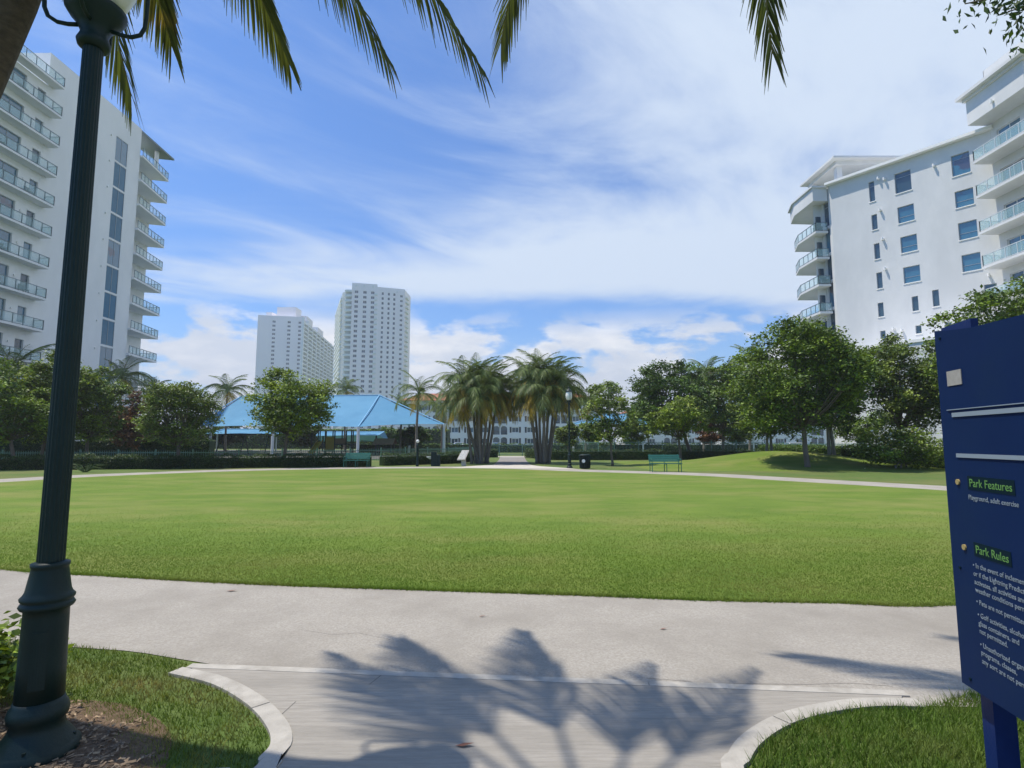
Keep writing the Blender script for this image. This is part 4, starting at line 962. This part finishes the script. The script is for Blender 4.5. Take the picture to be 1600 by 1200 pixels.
# ------------------------------------------------------------------ lamps, benches, bins, signs
def lamp_post(loc, label, rot=0.0):
    b = Vector(loc); root = thing('lamp_post', b, label, 'street lamp', 'green lamp posts with globe lanterns')
    MB().lathe([(.178,0),(.188,.02),(.188,.055),(.172,.07),(.166,.08),(.146,.11),(.120,.145),(.112,.185),(.126,.20),(.130,.228),(.122,.255),(.112,.268),(.106,.29)], b, 36).build('base', MT['dark_green'], root, True)
    MB().lathe([(.104,.291),(.101,.45),(.097,.70),(.097,.735),(.112,.742),(.120,.756),(.111,.772),(.105,.776),(.115,.785),(.118,.797),(.105,.812),(.097,.83),(.080,.935),(.079,.945),(.084,.952),(.084,.968),(.061,.975)], b, 36).build('collar', MT['dark_green'], root, True)
    dr = MB(); q0_ = -math.pi/2+.5
    for k in range(6):
        a0, a1 = q0_-.33+.11*k, q0_-.33+.11*(k+1); c0, c1_ = Vector((math.cos(a0), math.sin(a0), 0)), Vector((math.cos(a1), math.sin(a1), 0))
        dr.hexa([b+c0*.098+Vector((0,0,.36)), b+c1_*.098+Vector((0,0,.36)), b+c1_*.107+Vector((0,0,.36)), b+c0*.107+Vector((0,0,.36)), b+c0*.094+Vector((0,0,.64)), b+c1_*.094+Vector((0,0,.64)), b+c1_*.1035+Vector((0,0,.64)), b+c0*.1035+Vector((0,0,.64))])
    dr.build('access_door', MT['dark_green'], root)
    for k in range(4): a0 = k*math.pi/2+.4; c0 = Vector((math.cos(a0)*.157, math.sin(a0)*.157, .085)); MB().tube([b+c0+Vector((0,0,-.012)), b+c0+Vector((0,0,.012))], .009, 6).build('bolt', MT['dark_green'], root)
    MB().lathe([(.060,.976),(.059,1.5),(.053,3.0),(.050,3.86)], b, 40, (.9,3.9)).build('pole', MT['dark_green'], root)
    MB().lathe([(.060,3.861),(.078,3.875),(.084,3.90),(.074,3.925),(.066,3.95),(.085,4.0),(.125,4.045),(.150,4.085),(.152,4.11),(.14,4.12)], b, 28).build('lantern_cup', MT['dark_green'], root, True)
    MB().lathe([(.10,4.121),(.15,4.18),(.19,4.28),(.205,4.40),(.195,4.53),(.165,4.63),(.145,4.65)], b, 28).build('globe', MT['globe'], root, True)
    MB().lathe([(.155,4.651),(.22,4.66),(.22,4.68),(.155,4.75),(.10,4.81),(.05,4.84),(.03,4.89),(.04,4.92),(.012,4.98)], b, 28).build('cap', MT['dark_green'], root, True)
    for k in range(4):
        q = rot+k*math.pi/2; c, s = math.cos(q), math.sin(q)
        MB().tube([b+Vector((c*r_, s*r_, z)) for r_, z in ((.06,4.0),(.13,3.985),(.18,3.985),(.225,4.01),(.245,4.06),(.25,4.13),(.25,4.35),(.245,4.60),(.218,4.665))], .012, 8).build('cage_arm', MT['dark_green'], root, True)
    return root
lb0 = G(54,1184)
lamp_post((lb0.x, lb0.y, .0), 'tall dark green fluted lamp post close up at the left', .35)
q = GX(890, 34.2); lamp_post((q.x, q.y, 0), 'far dark green lamp post right of the palm clusters', .2)
q = GX(652, 36.5); pl = thing('path_light', q, 'short dark green post with bright white top beside the path', 'path light')
MB().lathe([(.10,0),(.10,.12),(.075,.16),(.075,1.3),(.09,1.33),(.075,1.36),(.06,1.5)], q, 14).build('pole', MT['dark_green'], pl, True)
MB().lathe([(.05,1.501),(.09,1.55),(.11,1.62),(.09,1.69),(.04,1.72)], q, 14).build('globe', MT['globe'], pl, True)

def bench(loc, label, width=1.8):
    b = Vector(loc); root = thing('park_bench', b, label, 'bench', 'green park benches beside the ring path'); m = MT['bench_green']
    for i in range(5): y = b.y-.28+.095*i; MB().box(b.x-width/2, b.x+width/2, y, y+.08, b.z+.43, b.z+.465).build('seat_slat', m, root)
    for i in range(4):
        z = b.z+.53+.095*i; y = b.y+.20+.03*i; MB().hexa([(b.x-width/2,y,z),(b.x+width/2,y,z),(b.x+width/2,y+.03,z),(b.x-width/2,y+.03,z),(b.x-width/2,y+.025,z+.082),(b.x+width/2,y+.025,z+.082),(b.x+width/2,y+.055,z+.082),(b.x-width/2,y+.055,z+.082)]).build('back_slat', m, root)
    for s in (-1, 0, 1):
        x = b.x+s*(width/2-.06)
        MB().tube([(x,b.y-.26,b.z),(x,b.y-.25,b.z+.41)], .022, 8).tube([(x,b.y+.24,b.z),(x,b.y+.2,b.z+.43),(x,b.y+.36,b.z+.92)], .022, 8).tube([(x,b.y-.26,b.z+.41),(x,b.y+.2,b.z+.41)], .018, 8).build('leg', m, root)
        if s: MB().tube([(x,b.y-.25,b.z+.41),(x,b.y-.27,b.z+.66),(x,b.y-.1,b.z+.68),(x,b.y+.26,b.z+.66)], .02, 8).build('armrest', m, root)
q = GX(557, 34.8); bench(q, 'green park bench in front of the left hedge', 1.55)
q = GX(1040, 29.8); bench(q, 'green park bench beside the young light green tree', 1.65)
q = GX(914, 33.0); bn = thing('litter_bin', q, 'dark green litter bin with pale round badge next to far lamp', 'bin')
slm = MB()
for k in range(18):
    a = 2*math.pi*k/18; slm.tube([(q.x+.29*math.cos(a),q.y+.29*math.sin(a),.05),(q.x+.30*math.cos(a),q.y+.30*math.sin(a),.45),(q.x+.33*math.cos(a),q.y+.33*math.sin(a),.78)], .03, 5)
slm.build('slats', MT['dark_green'], bn)
MB().lathe([(.25,.03),(.25,.74)], q, 20).build('liner', MT['dark_green'], bn, True)
MB().lathe([(.35,.76),(.36,.80),(.34,.83),(.2,.86),(.19,.84)], q, 24).build('lid', MT['dark_green'], bn, True)
MB().tube([(q.x-.12,q.y-.335,.47),(q.x-.12,q.y-.36,.47)], .1, 16).build('badge', MT['globe'], bn)
q = GX(678, 36.8); df = thing('drinking_fountain', q, 'dark green drinking fountain beside the short path light', 'fountain')
MB().box(q.x-.17,q.x+.17,q.y-.17,q.y+.17,0,.92).build('pedestal', MT['dark_green'], df)
MB().box(q.x+.171,q.x+.40,q.y-.14,q.y+.14,0,.72).build('pedestal', MT['dark_green'], df)
MB().lathe([(.06,.50),(.16,.58),(.18,.62),(.16,.62)], q+Vector((-.33,0,0)), 16).tube([q+Vector((-.16,0,.5)), q+Vector((-.33,0,.5))], .05, 8).build('bowl', MT['steel_white'], df, True)
q = GX(724, 37.2); ip = thing('interpretive_panel', q, 'slanted information panel on a stone pedestal before the left palms', 'sign')
MB().hexa([(q.x-.12,q.y-.1,0),(q.x+.18,q.y-.1,0),(q.x+.18,q.y+.15,0),(q.x-.12,q.y+.15,0),(q.x-.14,q.y-.1,.42),(q.x+.14,q.y-.1,.42),(q.x+.14,q.y+.15,.58),(q.x-.14,q.y+.15,.58)]).build('pedestal', MT['stone'], ip)
MB().hexa([(q.x-.40,q.y-.25,.36),(q.x+.12,q.y-.25,.36),(q.x+.36,q.y+.25,.97),(q.x-.12,q.y+.25,.97),(q.x-.40,q.y-.28,.42),(q.x+.12,q.y-.28,.42),(q.x+.36,q.y+.22,1.03),(q.x-.12,q.y+.22,1.03)]).build('panel', MT['stone'], ip)
MB().face([(q.x-.33,q.y-.257,.462),(q.x+.09,q.y-.257,.462),(q.x+.29,q.y+.19,1.007),(q.x-.12,q.y+.19,1.007)]).build('print', MT['panel_print'], ip)
q = GX(752, 57); tb = thing('litter_bin', GX(834,55.5), 'dark bin left of the right palms, by the gate', 'bin'); q = wm(tb).translation
MB().lathe([(.27,0),(.29,.05),(.33,.85),(.36,.88),(.36,.93),(.22,1.02)], q, 20).build('body', MT['dark_green'], tb, True)
MB().lathe([(.2,1.021),(.2,1.1),(.1,1.16)], q, 16).build('lid', MT['dark_green'], tb, True)

# low tangled plant at the left on the far path edge
bk = GX(133, 29.5); cr = thing('spiky_plant', bk, 'low spiky dark plant in front of the left hedge', 'plant')
for k in range(22):
    a = k*2.4; e = bk+Vector((math.cos(a)*R.uniform(.5,1.25), math.sin(a)*.5, R.uniform(.12,.5))); md = bk.lerp(e,.5)+Vector((0,0,.16))
    MB().tube([bk+Vector((math.cos(a)*.05,math.sin(a)*.05,0)), md, e], [.016,.020,.003], 5).build('leaf', MT['leaf_olive'], cr)

# parked cars beyond the fence
def car(px, D, side, label, mat):
    b = GX(px, D); root = thing('parked_car', b, label, 'car', 'cars parked beyond the fence')
    prof = [(-2.15,.35),(-2.2,.75),(-1.95,.92),(-1.1,1.0),(-.55,1.45),(.85,1.47),(1.55,1.02),(2.1,.92),(2.2,.6),(2.15,.35)]
    def P(l, w, z): return (b.x+(l if side else w), b.y+(w if side else l), z)
    bd = MB(); nP = len(prof)
    for s in (-1, 1): bd.face([P(l, s*(.86 if z < 1.1 else .68), z) for l, z in (prof if s*(1 if side else -1) < 0 else reversed(prof))])
    for i in range(nP):
        (l, z), (l2, z2) = prof[i], prof[(i+1) % nP]; w1, w2 = (.86 if z < 1.1 else .68), (.86 if z2 < 1.1 else .68)
        bd.face([P(l,-w1,z),P(l,w1,z),P(l2,w2,z2),P(l2,-w2,z2)])
    bd.build('body', MT[mat], root)
    for (l0, z0, l1, z1) in ((-1.06,1.03,-.6,1.42),(.9,1.43,1.5,1.06)):
        o = .015*(-1 if l0 < 0 else 1); MB().face([P(l0+o,-.74,z0+.02),P(l0+o,.74,z0+.02),P(l1+o,.62,z1+.02),P(l1+o,-.62,z1+.02)]).build('windscreen', MT['glass_dark'], root)
    for s in (-1, 1): MB().face([P(-.95,s*.865,1.03),P(1.4,s*.865,1.04),P(.8,s*.72,1.40),P(-.5,s*.72,1.39)]).build('side_window', MT['glass_dark'], root)
    for l in (-1.35, 1.35):
        for s in (-1, 1):
            c = Vector(P(l, s*.78, .33)); ax = Vector(P(0,s*.1,0))-Vector(P(0,0,0)); MB().tube([c-ax, c+ax], .33, 14).build('wheel', MT['tyre'], root)
car(717, 100, False, 'white parked car seen between left palms and canopy', 'car_white')
car(775, 104, False, 'silver parked car seen end-on left of the gate', 'car_silver')
car(926, 98, True, 'white parked car behind the fence right of the far lamp', 'car_white')
car(1238, 70, True, 'white parked van-like car behind the mound trees', 'car_white')

# ------------------------------------------------------------------ the blue park sign
SP = GX(1486, 2.87); SP.x = AY(1486, 850, 2.87).x; PH = math.radians(10.5)
SF_ = frame((SP.x, SP.y), (-math.sin(PH), -math.cos(PH)))          # u from the far edge towards the camera, n towards the path
sg = thing('park_sign', SF_(.06, -.07, 0), 'tall shaded blue park rules sign on blue posts at the right', 'sign')
bot_z, ZT, SW = AY(1504,1066,2.87).z, 2.175, 1.3
prof = [(0, bot_z), (SW, bot_z+.05), (SW, ZT-.085), (.9, ZT-.066), (.6, ZT-.055), (.3, ZT-.042), (.12, ZT-.02), (0, ZT)]
MB().fbox(SF_, .004, .25, -.062, -.0305, ZT-.3, ZT+.012).build('head_plate', MT['sign_post'], sg)
n0 = len(prof); pan = MB()
pan.v = [tuple(SF_(u, 0, z)) for u, z in prof]+[tuple(SF_(u, -.03, z)) for u, z in prof]
pan.f = [tuple(range(n0)), tuple(range(2*n0-1, n0-1, -1))]+[(i, n0+i, n0+(i+1) % n0, (i+1) % n0) for i in range(n0)]
pan.build('panel', MT['sign_blue_shaded'], sg)
for u in (.065, SW-.065):
    MB().fbox(SF_, u-.045, u+.045, -.158, -.065, -.05, ZT-.10).build('post', MT['sign_post'], sg)
    MB().fbox(SF_, u-.04, u+.04, -.153, -.07, ZT-.098, ZT-.02).build('post_cap', MT['sign_post'], sg)
MB().fbox(SF_, .0185, .0195, -.10, -.07, .20, .29).build('sticker', MT['sticker'], sg)
def bar(px, py, h):
    u, z = SF_.hit(px, py); MB().fbox(SF_, u, SW-.08, .0005, .006, z-h/2, z+h/2).build('stripe', MT['text_white_shaded'], sg)
for (px, py, h) in ((1489,648.5,.021),(1481,641,.004),(1496,711.5,.019)): bar(px, py, h)
(u0, z0), (u1, z1) = SF_.hit(1480,581), SF_.hit(1504,600)
MB().fbox(SF_, u0, u1, .0005, .004, z1, z0).build('sticker', MT['sticker'], sg)
for (px, py) in ((1498,753),(1508,855)):
    u, z = SF_.hit(px, py); MB().tube([SF_(u,.0005,z), SF_(u,.008,z)], .0135, 18).build('badge', MT['badge'], sg)
for (px, py) in ((1469,529),(1501,887),(1517,1061)):
    u, z = SF_.hit(px, py); MB().tube([SF_(u,.0005,z), SF_(u,.006,z)], .007, 12).build('screw', MT['sign_box'], sg)
def text(body, px, py, size, mat, bg=None, name='lettering'):
    cu = bpy.data.curves.new('txt', 'FONT'); cu.body = body; cu.size = size; cu.extrude = .0006; cu.resolution_u = 3
    to = bpy.data.objects.new('txt', cu); COL.objects.link(to); bpy.context.view_layer.update()
    me = bpy.data.meshes.new_from_object(to.evaluated_get(bpy.context.evaluated_depsgraph_get())); bpy.data.objects.remove(to); bpy.data.curves.remove(cu)
    me.materials.clear(); me.materials.append(MT[mat]); u, z = SF_.hit(px, py)
    w = max(v.co.x for v in me.vertices); o = SF_(u, .0035 if bg else .0018, z); U, Nn = SF_.U, SF_.N
    inst(me, name, sg, Matrix(((U.x,0,Nn.x,o.x),(U.y,0,Nn.y,o.y),(0,1,0,o.z),(0,0,0,1))))
    if bg: MB().fbox(SF_, u-bg, u+w+bg, .0004, .0022, z-size*.28, z+size*.92).build('text_plate', MT['sign_box'], sg)
text('Park Features', 1516, 760, .053, 'text_green', .014)
text('Playground, adult exercise', 1514, 780, .032, 'text_white_shaded')
text('Park Rules', 1526, 864, .053, 'text_green', .014)
for (t, px, py) in (('\u2022 In the event of inclement', 1521, 886), ('or if the Lightning Prediction', 1522, 899), ('activates, all activities and', 1523.5, 912), ('weather conditions permit', 1525, 924.5),
                    ('\u2022 Pets are not permitted', 1526.5, 943), ('\u2022 Golf activities, alcohol,', 1528.5, 963.5), ('glass containers, and', 1530, 976.5), ('not permitted.', 1531.5, 989),
                    ('\u2022 Unauthorized organized', 1532.5, 1010), ('programs, classes,', 1534, 1022.5), ('any sort are not permitted', 1535.5, 1036)):
    text(t, px, py, .0325, 'text_white_shaded')

# ------------------------------------------------------------------ near ground detail
gb = thing('utility_box', (-2.93,2.96,.02), 'small dark green ground box partly hidden behind the near lamp base', 'box')
MB().box(-3.10,-2.80,2.86,3.06,.0,.34).build('body', MT['dark_green'], gb); MB().box(-3.12,-2.78,2.84,3.08,.342,.365).build('lid', MT['box_green'], gb)
sp = thing('garden_spotlight', (-2.70,2.80,.02), 'teal green garden light at the foot of the near lamp', 'light')
MB().tube([(-2.70,2.80,.0),(-2.70,2.80,.12)], .015, 8).build('stake', MT['box_green'], sp); MB().lathe([(.03,.121),(.075,.15),(.08,.24),(.05,.25)], (-2.70,2.80,0), 16).build('head', MT['box_green'], sp, True)
cr2 = tree('croton_bush', -45, 3.45, (-105,6,1003,1092), 'small glossy bush at the left edge behind the near lamp', 'leaf_light', 1100, .05, seed=90, tr=.012, cat='bush', lobes=8)
def blades(n, sampler, h, w, mat, name, label, lean=.45, z=0.0):
    P = sampler(n); n = len(P); a = rng.uniform(0, 2*math.pi, n); hh = h*rng.uniform(.55, 1.3, n); ww = w*rng.uniform(.7, 1.3, n)
    l = rng.normal(0, lean, (n,2))*hh[:,None]; ca, sa = np.cos(a)*ww/2, np.sin(a)*ww/2
    zz = np.full(n, z)
    V = np.stack([np.column_stack([P[:,0]-ca, P[:,1]-sa, zz]), np.column_stack([P[:,0]+ca, P[:,1]+sa, zz]), np.column_stack([P[:,0]+l[:,0], P[:,1]+l[:,1], zz+hh])], 1).reshape(-1,3)
    return tag(inst(np_mesh(name, V, np.arange(n*3).reshape(n,3), MT[mat]), name, None, Matrix.Identity(4)), label, 'grass', None, 'stuff')
def poly_sampler(poly, excl=None, dens=None):
    poly = [(p[0], p[1]) for p in poly]; xs = [p[0] for p in poly]; ys = [p[1] for p in poly]
    def f(n):
        out = []; tot = 0
        while tot < n:
            X_ = rng.uniform(min(xs), max(xs), n); Y_ = rng.uniform(min(ys), max(ys), n); k = inside(poly, X_, Y_)
            if excl: k &= ~inside(excl, X_, Y_)
            if dens is not None: k &= rng.uniform(0, 1, n) < dens(X_, Y_)
            out.append(np.column_stack([X_[k], Y_[k]])); tot += k.sum()
        return np.vstack(out)[:n]
    return f
# outer rim of the ring path near the camera, used as the edge of the two near patches
near_out = [G(*p).xy for p in ((-140,988),(0,999),(130,1011),(262,1030),(297,1039))]
lp = [tuple(p) for p in near_out]+[tuple(p+Vector((-.012,0))) for p in lcs[1:]]+[(-6.5,-1.0),(-6.5,4.2)]
mulch_poly = [(cc+(p-cc)*(.86+.07*math.sin(i*2.3)+.04*math.sin(i*5.1))) for i, p in enumerate(mb_c)]
blades(70000, poly_sampler([p for p in lp if p[1] > -3.5], mulch_poly, lambda X_, Y_: np.where(Y_ > 1.8, 1, .08)), .036, .0055, 'blade', 'grass', 'grass patch in the near left corner beside the kerb')
ro = [tuple(G(1449,1106).xy), tuple(G(1520,1084).xy), (4.4,3.9), (6.5,4.4), (6.5,.5), (1.42,.5)]
rp = ro+[tuple(p+Vector((.012,0))) for p in reversed(rcs[1:-5]) if p.y > .5]
blades(46000, poly_sampler(rp, None, lambda X_, Y_: np.where((Y_ > 2.0) & (X_ < 4.2), 1, .06)), .058, .006, 'blade_lush', 'grass', 'longer grass patch in the near right corner under the sign')
lawn_np = [(p.x, p.y) for p in lawn_poly]
blades(260000, poly_sampler([(-9,5),(7.5,5),(13,15),(-15,15)], None, lambda X_, Y_: np.clip((6.3/Y_)**2.6, 0, 1)*np.clip((14.5-Y_)/6.5, 0, 1)**1.5*inside(lawn_np, X_, Y_)), .019, .006, 'lawn_blade', 'grass', 'short mown turf on the near part of the big lawn', .7, .010)
# fringe where the turf meets the path
def edge_sampler(n):
    idx = rng.integers(0, K, n*3); t = rng.uniform(0, 1, n*3); A_ = np.array(lawn_np); p = A_[idx]*(1-t[:,None])+A_[(idx+1) % K]*t[:,None]
    p += rng.normal(0, .018, p.shape); return p[p[:,1] < 8.5][:n]
blades(16000, edge_sampler, .036, .007, 'lawn_blade', 'grass', 'ragged turf fringe along the near lawn edge', .8, .006)
n = 7000; P = poly_sampler(mulch_poly)(n); a = rng.uniform(0, 6.28, n); s = rng.uniform(.005,.02,n); b = rng.uniform(.002,.006,n)
dx, dy = np.cos(a)*s, np.sin(a)*s; ex, ey = -np.sin(a)*b, np.cos(a)*b; zz = .03+rng.uniform(0,.02,n)*1.0
V = np.stack([np.column_stack([P[:,0]+i*dx+j*ex, P[:,1]+i*dy+j*ey, zz+i*rng.uniform(-.006,.006,n)]) for i, j in ((-1,-1),(1,-1),(1,1),(-1,1))], 1).reshape(-1,3)
tag(inst(np_mesh('wood_chips', V, np.arange(n*4).reshape(n,4), MT['chip']), 'wood_chips', None, Matrix.Identity(4)), 'loose brown wood chips on the bed round the near lamp', 'mulch', None, 'stuff')
for (px, py, s, lab) in ((726,1171,.05,'reddish fallen leaf on the apron between the frond shadows'), (754,965,.035,'small dark fallen leaf on the path below the lawn edge'), (362,925,.06,'thin fallen twig-like leaf on the path at the left'), (1037,985,.035,'small fallen leaf on the right half of the path')):
    q = G(px, py); z = .019 if py > 1070 else .010
    MB().face([(q.x-s,q.y,z),(q.x-.2*s,q.y-.35*s,z+.006),(q.x+s,q.y+.1*s,z+.012),(q.x-.1*s,q.y+.4*s,z+.004)]).build('fallen_leaf', MT['dead_leaf'], None, origin=(q.x,q.y,z))
    o = [x for x in COL.objects if x.name.startswith('fallen_leaf')][-1]
    tag(max((x for x in COL.objects if x.name.startswith('fallen_leaf')), key=lambda x: x.name), lab, 'leaf')

# ------------------------------------------------------------------ humid air
hz_m = bpy.data.materials.new('haze'); hz_m.use_nodes = True; nt = hz_m.node_tree; nt.nodes.remove(nt.nodes['Principled BSDF'])
pv = nt.nodes.new('ShaderNodeVolumePrincipled'); pv.inputs['Color'].default_value = (.90, .94, 1.0, 1); pv.inputs['Density'].default_value = .0005; pv.inputs['Anisotropy'].default_value = .25
nt.links.new(pv.outputs[0], nt.nodes['Material Output'].inputs['Volume'])
hzb = MB().box(-3600, 3600, -700, 6100, -1.2, 160).build('haze', hz_m); tag(hzb, 'thin pale humid haze over the whole park', 'haze', None, 'stuff')

def groove(root, pts, w, z, name):
    g = MB()
    for a, b in zip(pts[:-1], pts[1:]):
        a, b = Vector((a.x, a.y)), Vector((b.x, b.y)); d = (b-a).normalized(); n_ = Vector((-d.y, d.x))*w/2
        g.face([(*(a-n_), z), (*(b-n_), z), (*(b+n_), z), (*(a+n_), z)])
    return g.build(name, MT['groove'], root)
pmat('groove', (.10,.094,.083), (.15,.14,.125), 30, .95)
apr = bpy.data.objects['apron']; rpa = bpy.data.objects['ring_path']
groove(apr, [G(437,1123), G(462,1100)], .006, .0148, 'joint'); groove(apr, [G(577,1073), G(596,1058)], .006, .0148, 'joint')
groove(apr, [G(1172,1168), G(1190,1150), G(1260,1128)], .005, .0148, 'joint')
groove(rpa, [G(1010,1061), G(1075,1066), G(1090,1070), G(1170,1070), G(1260,1071), G(1330,1069), G(1395,1074)], .005, .0068, 'crack')
groove(rpa, [G(470,985), G(520,993), G(560,990), G(610,1001)], .003, .0068, 'crack')
